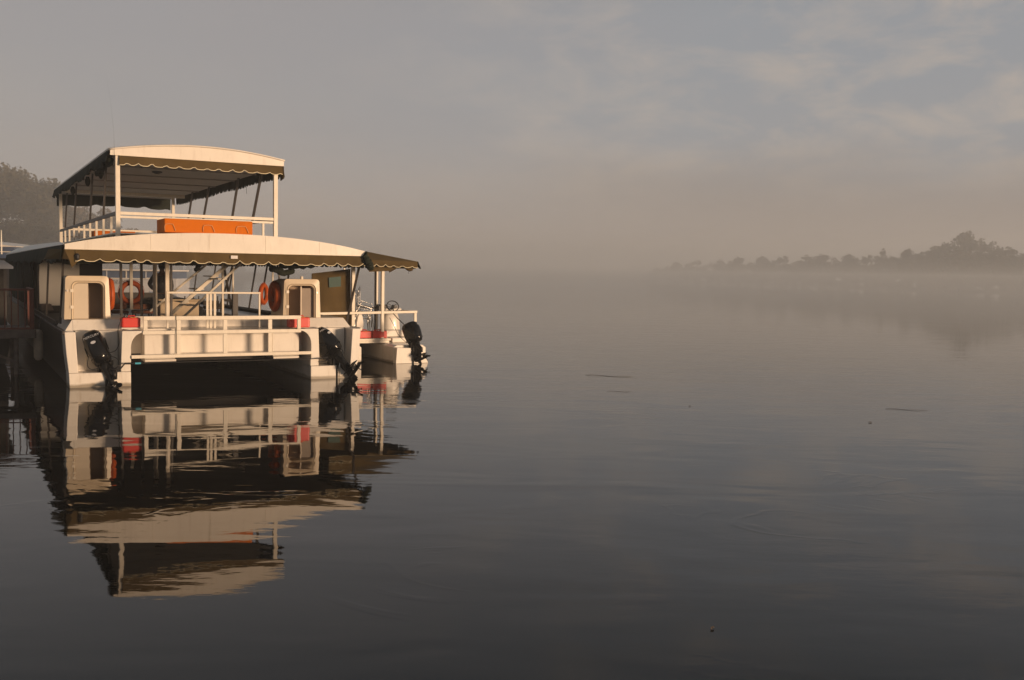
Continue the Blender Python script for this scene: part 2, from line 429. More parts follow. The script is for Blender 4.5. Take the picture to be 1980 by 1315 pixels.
def wpx(px, dist, z=0.0):
    """world point at the given forward distance seen at image column px (used once to lay out the far banks)"""
    return Vector(((px - 990) / F_PX * dist, dist, z))
BANKZ = 0.9
def build_banks():
    def strip(name, pts, depth, label, zt=BANKZ):
        g = random.Random(len(name) + len(pts)); mb = MB(); rows = []
        P = []
        for i in range(len(pts) - 1):
            a, b = Vector(pts[i]), Vector(pts[i + 1])
            for k in range(8): P.append(a.lerp(b, k / 8))
        P.append(Vector(pts[-1]))
        for (dd, z) in ((0, -0.5), (1.5, 0.25), (5, zt * 0.8), (16, zt), (depth, zt * 1.3)):
            rows.append([(p.x + g.uniform(-.6,.6), p.y + dd + g.uniform(-.5,.5) * (dd < 20) * 2, z + g.uniform(-.08,.12)) for p in P])
        mb.loft(rows, cap=False, closed=False)
        tag(obj(name, mb, MUD, smooth=True), label, kind='structure')
    strip('left_river_bank', [(-420, 168, 0), (-130, 160, 0), (-78, 186, 0), (-60, 240, 0), (-62, 330, 0), (-80, 480, 0), (-120, 640, 0)], 260, 'low earth river bank behind the moored boats')
    strip('right_river_bank', [(50, 410, 0), (72, 330, 0), (86, 275, 0), (92, 232, 0), (96, 204, 0), (150, 190, 0)], 60, 'far right river bank fading in the haze', 0.5)
    strip('far_river_bank', [(-110, 640, 0), (-40, 620, 0), (10, 660, 0)], 100, 'very distant river bank almost lost in haze')
    # ---- left bank: individual trees
    tA = tree_meshes(21.5, 1.25, 5, 22000, 0.6, LEAF, 0.26, gap=1.0)
    tB = tree_meshes(15.0, 1.2, 12, 9000, 0.55, LEAF2, 0.28)
    tC = tree_meshes(9.0, 1.3, 23, 6000, 0.42, LEAF, 0.24)
    tD = tree_meshes(20.0, 1.0, 31, 8000, 0.9, LEAF, 0.22, gap=1.15)
    L_ = [
        ('broad_tree', tA, 38, 190, 0.3, (0.98, 0.97), 'tallest broad hazy tree at the left edge of the picture'),
        ('broad_tree', tA, -60, 200, 2.1, (1.05, 1.0), 'big tree partly outside the left edge of the picture'),
        ('small_tree', tB, 118, 205, 1.0, (1.05, 1.10), 'mid sized tree just left of the upper deck awning corner'),
        ('small_tree', tB, 165, 215, 4.0, (1.0, 0.98), 'pale brown tree seen through the left side of the upper deck'),
        ('small_tree', tB, 205, 235, 2.5, (1.0, 0.72), 'thin tree seen between the raked bars of the upper deck'),
        ('shrub_tree', tC, 78, 180, 0.4, (1.3, 1.0), 'low dense shrub above the pale background boat roof'),
        ('shrub_tree', tC, 20, 178, 1.4, (1.4, 1.1), 'low dense shrub at the foot of the tallest left tree'),
        ('shrub_tree', tC, 246, 330, 2.4, (1.1, 1.66), 'small round far tree right of the upper deck front post'),
        ('shrub_tree', tC, 288, 340, 3.4, (1.2, 1.42), 'small low far tree beside the orange box'),
        ('shrub_tree', tC, 340, 300, 5.0, (1.6, 0.95), 'brown bush behind the stairs, leftmost of three'),
        ('shrub_tree', tC, 385, 310, 6.0, (1.6, 0.8), 'brown bush behind the stairs, middle of three'),
        ('shrub_tree', tC, 430, 325, 0.9, (1.5, 0.6), 'brown bush behind the stairs, rightmost of three'),
    ]
    for n, me, px, d, rz, sc, lab in L_:
        place_tree(n, me, wpx(px, d, BANKZ - 0.3), rz, sc, lab, 'tree' if n != 'shrub_tree' else 'bush')
    # ---- right bank: the trees one can pick out
    R_ = [(2030, 205, 7.6, 1.2), (1985, 208, 7.8, 1.2), (1945, 210, 8.2, 1.1), (1905, 212, 9.0, 1.1), (1858, 214, 10.9, 1.0), (1822, 218, 9.3, 1.0), (1795, 222, 8.2, 0.9),
          (1772, 225, 7.3, 1.0), (1748, 228, 7.9, 0.9), (1722, 233, 6.8, 0.9), (1700, 238, 8.3, 0.6), (1672, 244, 6.9, 1.1), (1635, 250, 7.1, 1.2), (1590, 258, 7.5, 1.2), (1550, 266, 7.3, 1.2), (1510, 275, 7.0, 1.2),
          (1470, 286, 7.0, 1.2), (1428, 298, 7.2, 1.2), (1385, 312, 6.6, 1.2), (1345, 330, 6.4, 1.3), (1305, 350, 6.0, 1.3), (1268, 375, 4.6, 1.3)]
    lab = {1858: 'tallest rounded tree on the far right bank', 1700: 'small knob topped tree left of the tall clump on the right bank',
           1748: 'thin crowned tree just left of the tall clump on the right bank', 1985: 'hazy tree cut by the right edge of the picture',
           1905: 'hazy tree right beside the tallest tree of the right bank', 1822: 'hazy tree left beside the tallest tree of the right bank',
           1772: 'low tree filling the dip between the thin crowned tree and the tall clump', 1722: 'low tree between the knob topped tree and the thin crowned tree',
           1795: 'low hazy tree at the left foot of the tall clump on the right bank',
           1268: 'last faint low tree at the left tip of the right bank', 1305: 'second faint tree from the left tip of the right bank'}
    def bank_mesh(seed):
        g = random.Random(seed); cl = []
        lobes = [(g.uniform(-2.2, 2.2), g.uniform(-2, 2), g.uniform(.66, .95), g.uniform(1.3, 2.2)) for _ in range(6)]
        lobes[0] = (g.uniform(-.6, .6), 0, 1.0, 1.5)
        for (lx, ly, lh, lw) in lobes:
            for k in range(15):
                t = g.random() ** .75; z = 10 * lh * (0.06 + .84 * t); wd = lw * (1.3 - .2*t) * math.sqrt(max(.05, 1 - t*t*.92)); an = g.uniform(0, 6.28)
                cl.append((lx + wd*math.cos(an), ly + wd*math.sin(an), z, g.uniform(.55, 1.15)))
        cl += [(g.uniform(-.9, .9) + lobes[0][0], g.uniform(-.5, .5), 9.4 - g.random()*1.6, g.uniform(.4, .75)) for _ in range(6)]
        tr = MB()
        for (lx, ly, lh, lw) in lobes[:3]: tr.tube([(lx*.3, ly*.3, -.4), (lx*.6, ly*.6, 3*lh), (lx, ly, 8.2*lh)], [.26, .18, .05], 6)
        return tr.mesh('trunk', BARK, True), leaf_mesh('crown', cl, 6500, 0.38, seed, LEAF)
    BM = [bank_mesh(q) for q in (51, 52, 53, 54)]
    for i, (px, d, h, wd) in enumerate(R_):
        k = h / 10.0 * 1.18
        place_tree('bank_tree', BM[i % 4], wpx(px, d, 0.2), i * 1.7, (k * wd * 1.05 + .12, k),
                   lab.get(px, 'hazy rounded tree in the row along the far right bank'), 'tree', None if px in lab else 'hazy trees in the row along the right bank')
    # undergrowth and woods one cannot count
    g = random.Random(4); cl = []
    top = lambda px: np.interp(px, [1240, 1300, 1400, 1500, 1600, 1700, 1760, 1800, 1860, 1920, 2000], [2.6, 5.2, 6.2, 6.6, 6.8, 6.4, 6.8, 8.2, 9.2, 8.0, 7.4])
    for i in range(560):
        t = g.random() ** .8; px = 1243 + t * 790
        d = np.interp(px, [1240, 1300, 1400, 1500, 1700, 1860, 2030], [400, 352, 308, 278, 240, 216, 206]) + g.uniform(-4, 10)
        p = wpx(px, d); cl.append((p.x, p.y, 0.6 + g.random() ** .8 * (top(px) - .8) * (1 + .16*math.sin(px*.13) + .12*math.sin(px*.047) + .14*math.sin(px*.31)), g.uniform(0.45, 1.4)))
    o = obj('far_woodland', leaf_mesh('far_woodland', cl, 36000, 0.42, 8, LEAF), None); tag(o, 'dense low woodland between the trees of the right bank', kind='stuff')
    cl = []
    for i in range(110):
        px = g.uniform(-150, 470); d = 176 + max(0, px) * 0.33 + g.uniform(0, 18)
        p = wpx(px, d); cl.append((p.x, p.y, 1.2 + g.uniform(0, 1.6), g.uniform(1.2, 2.4)))
    o = obj('bank_undergrowth', leaf_mesh('bank_undergrowth', cl, 14000, 0.5, 9, LEAF2), None); tag(o, 'brown undergrowth along the left bank', kind='stuff')
    cl = []
    for i in range(110):
        px = g.uniform(780, 1030); d = 640 + g.uniform(0, 30)
        hh = 5.4 * (1 - (px - 780) / 270.0)
        p = wpx(px, d); cl.append((p.x, p.y, .8 + g.uniform(0, hh), g.uniform(1.2, 2.4)))
    o = obj('distant_woodland', leaf_mesh('distant_woodland', cl, 6000, 1.0, 10, LEAF), None); tag(o, 'faint distant tree line at the centre of the horizon', kind='stuff')
build_banks()

# ------------------------------------------------------------------ shared builders
def torus_mb(R, r, axis='x', n=28, m=12):
    pts = []
    for k in range(n):
        a = 2 * math.pi * k / n
        if axis == 'x': pts.append((0, R*math.cos(a), R*math.sin(a)))
        elif axis == 'y': pts.append((R*math.cos(a), 0, R*math.sin(a)))
        else: pts.append((R*math.cos(a), R*math.sin(a), 0))
    return MB().tube(pts, r, m, closed=True)
def lifebuoy(x, y, z, R, r, axis, label, rz=0.0):
    root = frame('lifebuoy', x, y, z, label, 'lifebuoy', 'orange lifebuoys on the tour boat', rz)
    obj('ring', torus_mb(R, r, axis, 32, 14), BUOY, root, smooth=True)
    pts = []
    for k in range(48):
        a = 2*math.pi*k/48; rad = R + r + 0.006 + 0.018*abs(math.sin(2*a))
        pts.append((0, rad*math.cos(a), rad*math.sin(a)) if axis == 'x' else (rad*math.cos(a), 0, rad*math.sin(a)))
    obj('grab_line', MB().tube(pts, 0.006, 5, closed=True), BUOY, root)
    return root
def scallop_valance(name, path_fn, length, ztop, drop, parent, m, piping=None, period=0.30, bump=0.055, seed=1, flare=0.03, wav=0.010, sag=0.0):
    """path_fn(s) -> (x, y, nx, ny) point along the hem; builds cloth grid + piping"""
    g = random.Random(seed); n = max(8, int(length / 0.025)); rows = 6
    amp = [g.uniform(0.55, 1.35) for _ in range(int(length / period) + 3)]; ph = [g.uniform(-.22, .22) for _ in amp]
    vs = []; fs = []; hem = []
    for i in range(n + 1):
        s = length * i / n; x, y, nx, ny = path_fn(s)
        k = int(s / period); u = s / period - k - 0.5 + ph[k] * 0.5
        up = bump * amp[k] * math.exp(-(u / 0.17) ** 2)
        low = ztop(s) if callable(ztop) else ztop
        d = drop + sag * math.sin(s * 1.7 + seed) - up
        for j in range(rows + 1):
            t = j / rows
            off = flare * t + wav * math.sin(s * 5.1 + seed) * t + wav * 0.8 * math.sin(s * 11.7 + 2*t) * t
            vs.append((x + nx * off, y + ny * off, low - d * t))
        hem.append(vs[-1])
    for i in range(n):
        for j in range(rows):
            a = i*(rows+1)+j; fs.append((a, a+1, a+rows+2, a+rows+1))
    o = obj(name, MB().add(vs, fs), m, parent, smooth=True, solid=0.008)
    if piping: obj('piping', MB().tube(hem[::2], 0.0085, 5), piping, o, smooth=True)
    return o
def arch(pts):
    xs = [p[0] for p in pts]; zs = [p[1] for p in pts]
    c = np.polyfit(xs, zs, 4)
    return lambda x: float(np.polyval(c, x))

# ------------------------------------------------------------------ the main tour boat
boat = frame('tour_boat', 0, 0, 0, 'large white double deck tour boat with olive scalloped awnings, stern towards the viewer', 'boat')
def P(name, mb, m, parent=None, **k): return obj(name, mb, m, parent or boat, **k)

def build_hulls():
    # each hull: (outer x, inner x, side sign)
    for side, xo, xi in (('port', -0.095, 1.13), ('starboard', 6.02, 4.865)):
        s = 1 if xo < xi else -1
        # lofted hull body along y from the transom well to the bow
        rings = []
        for y, tpr, rise in ((0.62, 0, 0), (4, 0, 0), (10, 0, 0), (17, 0.05, 0.0), (21, 0.30, 0.06), (23.5, 0.75, 0.16), (24.6, 0.98, 0.28)):
            xm = (xo + xi) / 2 * tpr; k = 1 - tpr
            X = lambda v: v * k + xm
            zt = 1.10 + rise
            xw = xo + s * 0.10
            rings.append([(X(xi), y, -0.35 + rise*1.2), (X(xi), y, 0.55), (X(xi), y, zt - 0.004), (X(xo), y, zt - 0.004), (X(xo + s*0.02), y, 0.62), (X(xw), y, 0.0), (X(xw + s*0.12), y, -0.35 + rise*1.2)])
        mb = MB().loft(rings)
        h = P('hull', mb, HULLW if side == 'starboard' else HULLSIDE, bevel=0.01)  # port side: its shade is painted into the hull colour
        # stern platform
        P('stern_platform', MB().prism_xz([(xo + s*0.02 + s*0.075, -0.3), (xi, -0.3), (xi, 0.285), (xo + s*0.07, 0.285)][::s], 0.0, 0.618), HULLW, h, bevel=0.012)
        # outer wall fin, inner box wall, back panel of the motor well
        P('outer_wall', MB().prism_xz([(xo + s*0.07, 0.288), (xo + s*0.245, 0.288), (xo + s*0.20, 1.10), (xo, 1.10), (xo + s*0.03, 0.66)][::s], 0.0, 0.617), GEL, h, bevel=0.012)
        P('inner_wall', MB().prism_xz([(xi - s*0.19, 0.288), (xi, 0.288), (xi, 1.098), (xi - s*0.165, 1.098)][::s], 0.03, 0.617), GEL, h, bevel=0.012)
        P('transom_panel', MB().box(min(xo + s*0.24, xi - s*0.19), max(xo + s*0.24, xi - s*0.19), 0.44, 0.64, 0.286, 1.096), GEL, h)
        P('motor_pad', MB().box(min(xo+s*.42, xo+s*.86), max(xo+s*.42, xo+s*.86), 0.40, 0.438, 0.30, 0.60), ALU, h, bevel=0.01)
        # arched corner panel towards the middle
        x0 = xi - s*0.19; x1 = 1.375 if s == 1 else 4.615
        poly = [(x0 + s*0.025, 1.11), (x1, 1.11), (x1, 1.072)]
        cx, rx, rz = x1, abs(x1 - xi), 0.30
        for k in range(9):
            a = math.pi/2 * k/8
            poly.append((cx - s*rx*math.sin(a), 1.072 - rz + rz*math.cos(a)))
        poly += [(xi, 0.62), (xi, 0.45), (x0 - s*0.0, 0.45)]
        P('corner_arch', MB().prism_xz(poly[::s], -0.02, 0.045), GEL, h, bevel=0.008)
        # sloping coaming under the hatch housing
        xa, xb = xo + s*0.20, (1.40 if s == 1 else 4.60)
        P('coaming', MB().prism_yz([(0.50, 1.10), (0.50, 1.118), (0.62, 1.318), (2.4, 1.318), (2.4, 1.10)], min(xa, xb), max(xa, xb)), GEL, h, bevel=0.01)
        P('coaming_end', MB().add([(xa, .501, 1.1), (xa, .62, 1.318), (xa, 2.4, 1.318), (xa, 2.4, 1.1), (xa - s*.14, .501, 1.1), (xa - s*.14, 2.4, 1.1)], [(0,1,4),(1,2,5,4),(2,3,5),(0,4,5,3),(0,3,2,1)]), GEL, h)
        # bulwark
        yb = 0.35
        P('bulwark', MB().prism_yz([(2.45, 1.10), (2.45, 1.20), (21, 1.20), (23.2, 1.36), (23.2, 1.10)], min(xo+s*.02, xo + s*0.07), max(xo+s*.02, xo + s*0.07)), GEL if side == 'starboard' else ALUD, h)  # port bulwark and rub rail also carry the side's shade as darker colour
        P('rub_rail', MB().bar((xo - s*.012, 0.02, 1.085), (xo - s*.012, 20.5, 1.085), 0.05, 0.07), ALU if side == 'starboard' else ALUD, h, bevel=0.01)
    # deck between the hulls, crossbeams, bow
    P('main_deck', MB().box(1.135, 4.86, 0.75, 21.5, 0.62, 0.75), GEL)
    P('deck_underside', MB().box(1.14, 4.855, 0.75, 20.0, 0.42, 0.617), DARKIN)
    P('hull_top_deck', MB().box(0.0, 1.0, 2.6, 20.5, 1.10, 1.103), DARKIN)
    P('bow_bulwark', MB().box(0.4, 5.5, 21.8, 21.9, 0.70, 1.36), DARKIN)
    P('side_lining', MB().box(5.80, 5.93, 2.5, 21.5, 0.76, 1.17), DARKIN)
build_hulls()

def build_stern_lockers():
    # recessed lockers behind the stern rail
    P('locker', MB().box(1.43, 2.04, 0.26, 0.98, 0.505, 1.06), GEL, bevel=0.012)
    P('locker', MB().box(4.09, 4.68, 0.26, 0.98, 0.505, 1.06), GEL, bevel=0.012)
    P('locker_base', MB().box(1.43, 2.05, 0.20, 0.96, 0.452, 0.50), GEL, bevel=0.005)
    P('locker_base', MB().box(4.09, 4.66, 0.20, 0.96, 0.452, 0.50), GEL, bevel=0.005)
    P('stern_bulkhead', MB().box(2.043, 4.087, 0.50, 0.56, 0.60, 1.062), GEL)
    P('stern_ledge', MB().box(2.043, 4.087, 0.10, 0.498, 0.575, 0.612), GEL, bevel=0.006)
    P('arch_recess', MB().box(1.135, 1.428, 0.64, 0.68, 0.60, 1.062), GEL)
    P('arch_recess', MB().box(4.682, 4.86, 0.64, 0.68, 0.60, 1.062), GEL)
    P('bench_top', MB().box(1.40, 4.60, 0.24, 1.40, 1.064, 1.098), GEL, bevel=0.008)
    P('bench_back', MB().box(1.42, 4.58, 1.36, 1.42, 1.10, 1.34), GEL, bevel=0.008)
    P('shelf_lip', MB().box(1.43, 2.02, 0.20, 0.24, 1.10, 1.135), GEL)
build_stern_lockers()

def build_stern_rail():
    o = P('stern_railing', MB().box(1.367, 4.625, -0.055, 0.0, 1.325, 1.405), ALU, bevel=0.006)
    def b(n, x0, x1, z0, z1, y0=-0.05, y1=-0.003): P(n, MB().box(x0, x1, y0, y1, z0, z1), ALU, o, bevel=0.005)
    b('mid_rail', 1.355, 4.63, 1.035, 1.108)
    b('end_post', 1.367, 1.445, 1.11, 1.323); b('end_post', 4.548, 4.625, 1.11, 1.323)
    for x in (2.014, 2.958, 3.909): b('upright', x, x + 0.084, 1.11, 1.323)
    for x in (2.014, 2.958, 3.909): b('lower_upright', x, x + 0.084, 0.622, 1.033)
    b('thin_bar', 1.98, 2.005, 0.622, 1.033, -0.04, -0.01)
    b('thin_bar', 4.0, 4.02, 0.622, 1.033, -0.04, -0.01)
    P('stern_beam', MB().box(1.133, 4.862, -0.06, 0.05, 0.552, 0.62), ALU, bevel=0.008)
    P('safety_cord', MB().tube([(2.0, -0.065, 1.46), (2.002, -0.066, 1.2), (2.008, -0.065, .64)], 0.006, 5), BLKR, o)
    # inner gate frame
    f = P('gate_frame', MB().box(1.985, 3.99, 0.88, 0.92, 1.845, 1.885), ALU, bevel=0.004)
    for x in (1.985, 3.95): P('upright', MB().box(x, x + 0.036, 0.882, 0.918, 1.10, 1.843), ALU, f, bevel=0.004)
    for x in (2.81, 2.882, 2.97): P('upright', MB().box(x, x + 0.05, 0.884, 0.916, 1.10, 1.843), ALU, f, bevel=0.004)
build_stern_rail()

def rounded(x0, x1, z0, z1, r, n=6, dx=0.0):
    """rounded-top rectangle loop, counterclockwise from bottom-left; dx pinches the top"""
    pts = [(x0, z0), (x1, z0)]
    X0, X1 = x0 + dx, x1 - dx
    for k in range(n + 1):
        a = math.pi/2 * k/n; pts.append((X1 - r + r*math.cos(a), z1 - r + r*math.sin(a)))
    for k in range(n + 1):
        a = math.pi/2 + math.pi/2 * k/n; pts.append((X0 + r + r*math.cos(a), z1 - r + r*math.sin(a)))
    return pts
def build_pod(x0, x1, z0, z1, i0, i1, iz, door, y0=0.62, depth=1.05):
    out_ = rounded(x0, x1, z0, z1, 0.07, dx=0.03); inn = rounded(i0, i1, z0 + 0.01, iz, 0.11); lip = rounded(i0 - .03, i1 + .03, z0 + 0.005, iz + .035, 0.12)
    mb = MB(); n = len(out_)
    vs = [(x, y0 + .02, z) for x, z in out_] + [(x, y0, z) for x, z in lip] + [(x, y0 + .02, z) for x, z in inn] + [(x, y0 + .14, z) for x, z in inn]
    fs = []
    for a in range(3):
        for i in range(n): j = (i+1) % n; fs.append((a*n+i, a*n+j, (a+1)*n+j, (a+1)*n+i))
    mb.add(vs, fs)
    pod = P('hatch_housing', mb, PODW, smooth=False)
    P('gasket', MB().tube([(x, y0 - .002, z) for x, z in lip[1:]] + [(lip[0][0], y0 - .002, lip[0][1])], .007, 5), mat('tan gasket', (0.36, 0.28, 0.19), .6), pod)
    for hz in (.22, .55): P('hinge', MB().box(i0 - .055, i0 + .004, y0 - .012, y0 + .012, z0 + hz, z0 + hz + .06), ALU, pod)
    sh = MB().loft([[(x, y0 + .02, z) for x, z in out_], [(x + (x0+x1)/2*0.0, y0 + depth*0.6, z) for x, z in out_], [((x*0.96 + (x0+x1)/2*.04), y0 + depth, z - 0.05*(z > z0+.3)) for x, z in out_]], cap=False)
    sh.add([((x*0.96 + (x0+x1)/2*.04), y0 + depth, z - 0.05*(z > z0+.3)) for x, z in out_], [tuple(range(n))])
    P('shell', sh, PODW, pod, bevel=0.01)
    il = MB().loft([[(x, y0 + .141, z) for x, z in inn], [(x, y0 + .42, z) for x, z in inn]], cap=False)
    il.add([(x, y0 + .42, z) for x, z in inn], [tuple(range(n))])
    P('interior', il, HATCHIN, pod)
    if door == 'L':
        d = rounded(i0 + .004, i0 + (i1 - i0)*.5, z0 + .012, iz - .004, 0.03); d2 = []
        poly = [(i0 + .004, z0 + .012), (i0 + (i1-i0)*.5, z0 + .012), (i0 + (i1-i0)*.5, iz - .01)]
        for k in range(6):
            a = math.pi/2 + math.pi/2 * k/5; poly.append((i0 + .104 + .1*math.cos(a), iz - .112 + .1*math.sin(a)))
        P('door', MB().prism_xz(poly, y0 + .03, y0 + .06), DOORP, pod, bevel=0.004)
        P('latch', MB().tube([(x0 + .06, y0 - .01, z1 - .3), (x0 + .06, y0 + .02, z1 - .3)], 0.018, 10), CHROME, pod)
    else:
        xm = i0 + (i1 - i0)*.55
        P('door', MB().box(xm, i1 - .004, y0 + .10, y0 + .13, z0 + .012, iz - .06), mat('grey door', (0.27, 0.215, 0.165), 0.6), pod)
        P('door_edge', MB().box(xm - .028, xm - .002, y0 + .085, y0 + .128, z0 + .012, iz - .02), DOORP, pod)
        P('latch', MB().tube([(x1 - .09, y0 - .01, z1 - .3), (x1 - .09, y0 + .02, z1 - .3)], 0.014, 10), CHROME, pod)
        P('vent_pipe', MB().tube([(x0 + .48, y0 + .2, z1 - .01), (x0 + .48, y0 + .2, z1 + .06)], 0.035, 10), ALU, pod)
build_pod(-0.04, 0.835, 1.32, 2.20, 0.13, 0.70, 2.06, 'L')
build_pod(4.425, 5.29, 1.32, 2.185, 4.55, 5.14, 2.04, 'R')

# ---- lower awning roof
LOWER = arch([(-.095, 2.815), (.41, 2.925), (1.08, 3.018), (1.86, 3.08), (2.89, 3.112), (4.07, 3.083), (4.98, 3.0), (5.68, 2.885), (6.0, 2.825)])
UPPER = arch([(1.04, 4.935), (1.6, 5.03), (2.2, 5.095), (2.77, 5.125), (3.3, 5.128), (3.7, 5.105), (4.3, 5.04), (4.88, 4.945)])
def roof(x0, x1, y0, y1, fn, name, m, ripple=0.0, nx=36, ny=40, lip=0.03, zoff=0.0, under=None):
    vs = []; fs = []
    for j in range(ny + 1):
        y = y0 + (y1 - y0) * j / ny
        for i in range(nx + 1):
            x = x0 + (x1 - x0) * i / nx
            vs.append((x, y, fn(min(max(x, x0+lip), x1-lip)) + zoff + (ripple if j % 2 else 0)))
    for j in range(ny):
        for i in range(nx):
            a = j*(nx+1)+i; fs.append((a, a+1, a+nx+2, a+nx+1))
    return P(name, MB().add(vs, fs), m, smooth=(ripple == 0), solid=0.035)
def fascia(x0, x1, y, fn, zb, name, m, thick=0.03):
    n = 40; poly = [(x0 + (x1-x0)*i/n, zb) for i in range(n+1)] + [(x0 + (x1-x0)*i/n, fn(x0 + (x1-x0)*i/n)) for i in range(n, -1, -1)]
    vs = []; fs = []
    for i in range(n+1):
        x = x0 + (x1-x0)*i/n
        vs += [(x, y, zb), (x, y, fn(x)), (x, y + thick, fn(x)), (x, y + thick, zb)]
    for i in range(n):
        for k in range(4): l = (k+1) % 4; fs.append((i*4+k, i*4+l, (i+1)*4+l, (i+1)*4+k))
    fs += [(0,1,2,3), (n*4+3, n*4+2, n*4+1, n*4)]
    return P(name, MB().add(vs, fs), m)
def build_lower_roof():
    r = roof(-0.11, 6.02, -0.28, 24.5, LOWER, 'lower_awning', ROOFW, zoff=-0.02)
    f = fascia(-0.095, 6.0, -0.315, LOWER, 2.728, 'lower_fascia', ROOFW)
    P('trim', MB().box(-0.098, 6.0, -0.322, -0.30, 2.716, 2.740), ALU, f)
    for k, x in enumerate((0.32, 1.48, 2.62, 3.78, 4.95)):      # seams of the cloth facing
        P('seam', MB().bar((x, -0.318, 2.745), (x, -0.318, LOWER(x) - .01), 0.006, 0.004), ALU, f)
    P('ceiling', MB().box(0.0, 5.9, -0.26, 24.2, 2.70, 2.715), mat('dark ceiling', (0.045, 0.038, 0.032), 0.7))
    v = scallop_valance('valance', lambda s: (0.08 + s, -0.30, 0, -1), 5.86, 2.722, 0.232, boat, CANVAS, PIPING, seed=3)
    P('label', MB().box(3.05, 3.19, -0.345, -0.337, 2.60, 2.665), PAPER, v)
    # torn corner flap at port stern
    c = MB().add([(-0.10,-.30,2.72),(0.12,-.30,2.72),(.15,-.31,2.50),(0.02,-.33,2.36),(-.02,-.31,2.52),(-.13,-.22,2.53),(-0.40,.5,2.52),(-0.32,.5,2.72)],[(0,1,2,4),(2,3,4),(0,4,5),(0,5,6,7)])
    P('torn_flap', c, CANVAS, v, solid=0.008)
    P('tie_knot', MB().loft([[(0.12+0.05*math.cos(a)*s, -.33+.04*math.sin(a)*s, z) for a in [k*math.pi/4 for k in range(8)]] for z, s in ((2.64,.4),(2.60,1),(2.55,.8),(2.50,.3))]), BLKR, v)
    # side valances
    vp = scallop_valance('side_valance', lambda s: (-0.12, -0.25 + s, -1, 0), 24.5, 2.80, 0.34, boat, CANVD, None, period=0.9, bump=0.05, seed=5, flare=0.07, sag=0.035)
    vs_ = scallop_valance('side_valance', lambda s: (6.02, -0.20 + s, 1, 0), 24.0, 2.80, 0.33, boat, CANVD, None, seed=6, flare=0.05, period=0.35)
    # bunched curtain roll at starboard stern corner and rolled curtains under the roof
    def roll(pts, r, name, m=CANVD):
        g = random.Random(int(pts[0][0]*100)); P_ = []; R_ = []
        for i in range(len(pts) - 1):
            a, b = Vector(pts[i]), Vector(pts[i+1])
            for k in range(6):
                P_.append(a.lerp(b, k/6) + Vector((g.uniform(-.012,.012),)*3)); R_.append(r * g.uniform(.75, 1.25))
        P_.append(Vector(pts[-1])); R_.append(r * .5)
        P(name, MB().tube(P_, R_, 9), m, smooth=True)
    roll([(5.96, -.34, 2.76), (6.02, -.37, 2.62), (6.12, -.33, 2.50), (6.10, -.3, 2.44)], 0.075, 'bunched_curtain')
    roll([(4.2, 7.2, 2.62), (3.95, 7.2, 2.45), (3.86, 7.2, 2.30)], 0.07, 'hanging_bundle', BLKR)
    roll([(4.2, 7.2, 2.60), (4.6, 7.2, 2.52), (5.2, 7.2, 2.62)], 0.09, 'rolled_curtain')
    roll([(4.9, 2.5, 2.52), (5.3, 2.6, 2.50), (5.9, 2.8, 2.56)], 0.10, 'rolled_curtain')
    roll([(5.0, 3.6, 2.42), (5.4, 3.9, 2.30), (5.75, 4.3, 2.36)], 0.09, 'rolled_curtain')
    roll([(0.2, 8, 2.58), (1.6, 8, 2.56), (3.4, 8, 2.55)], 0.09, 'rolled_curtain')
    roll([(-.05, .35, 2.52), (.25, .25, 2.50), (.5, .4, 2.56)], 0.08, 'rolled_curtain')
build_lower_roof()

P('eave_sheet', MB().add([(-.125, -.2, 2.80), (-.125, 24.4, 2.83), (.28, 24.4, 3.06), (.10, 12, 3.0), (.0, 2.0, 2.90), (-.1, -.2, 2.83), (-.125, 12, 2.815), (-.125, 2.0, 2.805)], [(0, 7, 4, 5), (7, 6, 3, 4), (6, 1, 2, 3)]), ROOFW, solid=0.01)
def side_curtain():
    vs = []; fs = []; n = 90
    for i in range(n + 1):
        y = 9.6 + 14.2*i/n
        for j in range(5): z = 1.12 + 1.56*j/4; vs.append((-.03 + .03*math.sin(y*5) + .015*math.sin(y*13 + j), y, z))
    for i in range(n):
        for j in range(4): a = i*5+j; fs.append((a, a+1, a+6, a+5))
    P('side_curtain', MB().add(vs, fs), CANVD, smooth=True, solid=.008)
side_curtain()
# ---- posts of the lower deck
def build_posts():
    def post(x, y, z0, z1, w, m, n='post'): P(n, MB().box(x - w/2, x + w/2, y - w/2, y + w/2, z0, z1), m, bevel=0.005)
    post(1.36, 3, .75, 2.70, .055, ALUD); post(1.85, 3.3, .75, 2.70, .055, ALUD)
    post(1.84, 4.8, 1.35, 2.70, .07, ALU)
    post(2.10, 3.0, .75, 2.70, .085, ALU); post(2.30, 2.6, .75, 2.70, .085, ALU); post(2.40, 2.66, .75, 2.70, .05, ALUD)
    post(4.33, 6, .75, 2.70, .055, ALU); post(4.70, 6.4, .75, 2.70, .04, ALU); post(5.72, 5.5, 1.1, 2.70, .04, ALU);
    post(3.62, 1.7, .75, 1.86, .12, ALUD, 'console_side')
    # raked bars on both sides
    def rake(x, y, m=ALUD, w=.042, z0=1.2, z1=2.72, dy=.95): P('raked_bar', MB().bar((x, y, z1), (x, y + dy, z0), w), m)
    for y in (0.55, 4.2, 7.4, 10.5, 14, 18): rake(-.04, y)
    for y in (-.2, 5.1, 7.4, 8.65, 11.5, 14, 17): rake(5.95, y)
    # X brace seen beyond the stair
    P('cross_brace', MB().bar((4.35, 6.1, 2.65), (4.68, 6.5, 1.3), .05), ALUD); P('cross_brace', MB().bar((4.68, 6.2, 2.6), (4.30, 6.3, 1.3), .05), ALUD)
    P('cross_brace', MB().bar((4.33, 6.1, 1.55), (4.70, 6.5, 1.52), .07), ALUD)
build_posts()

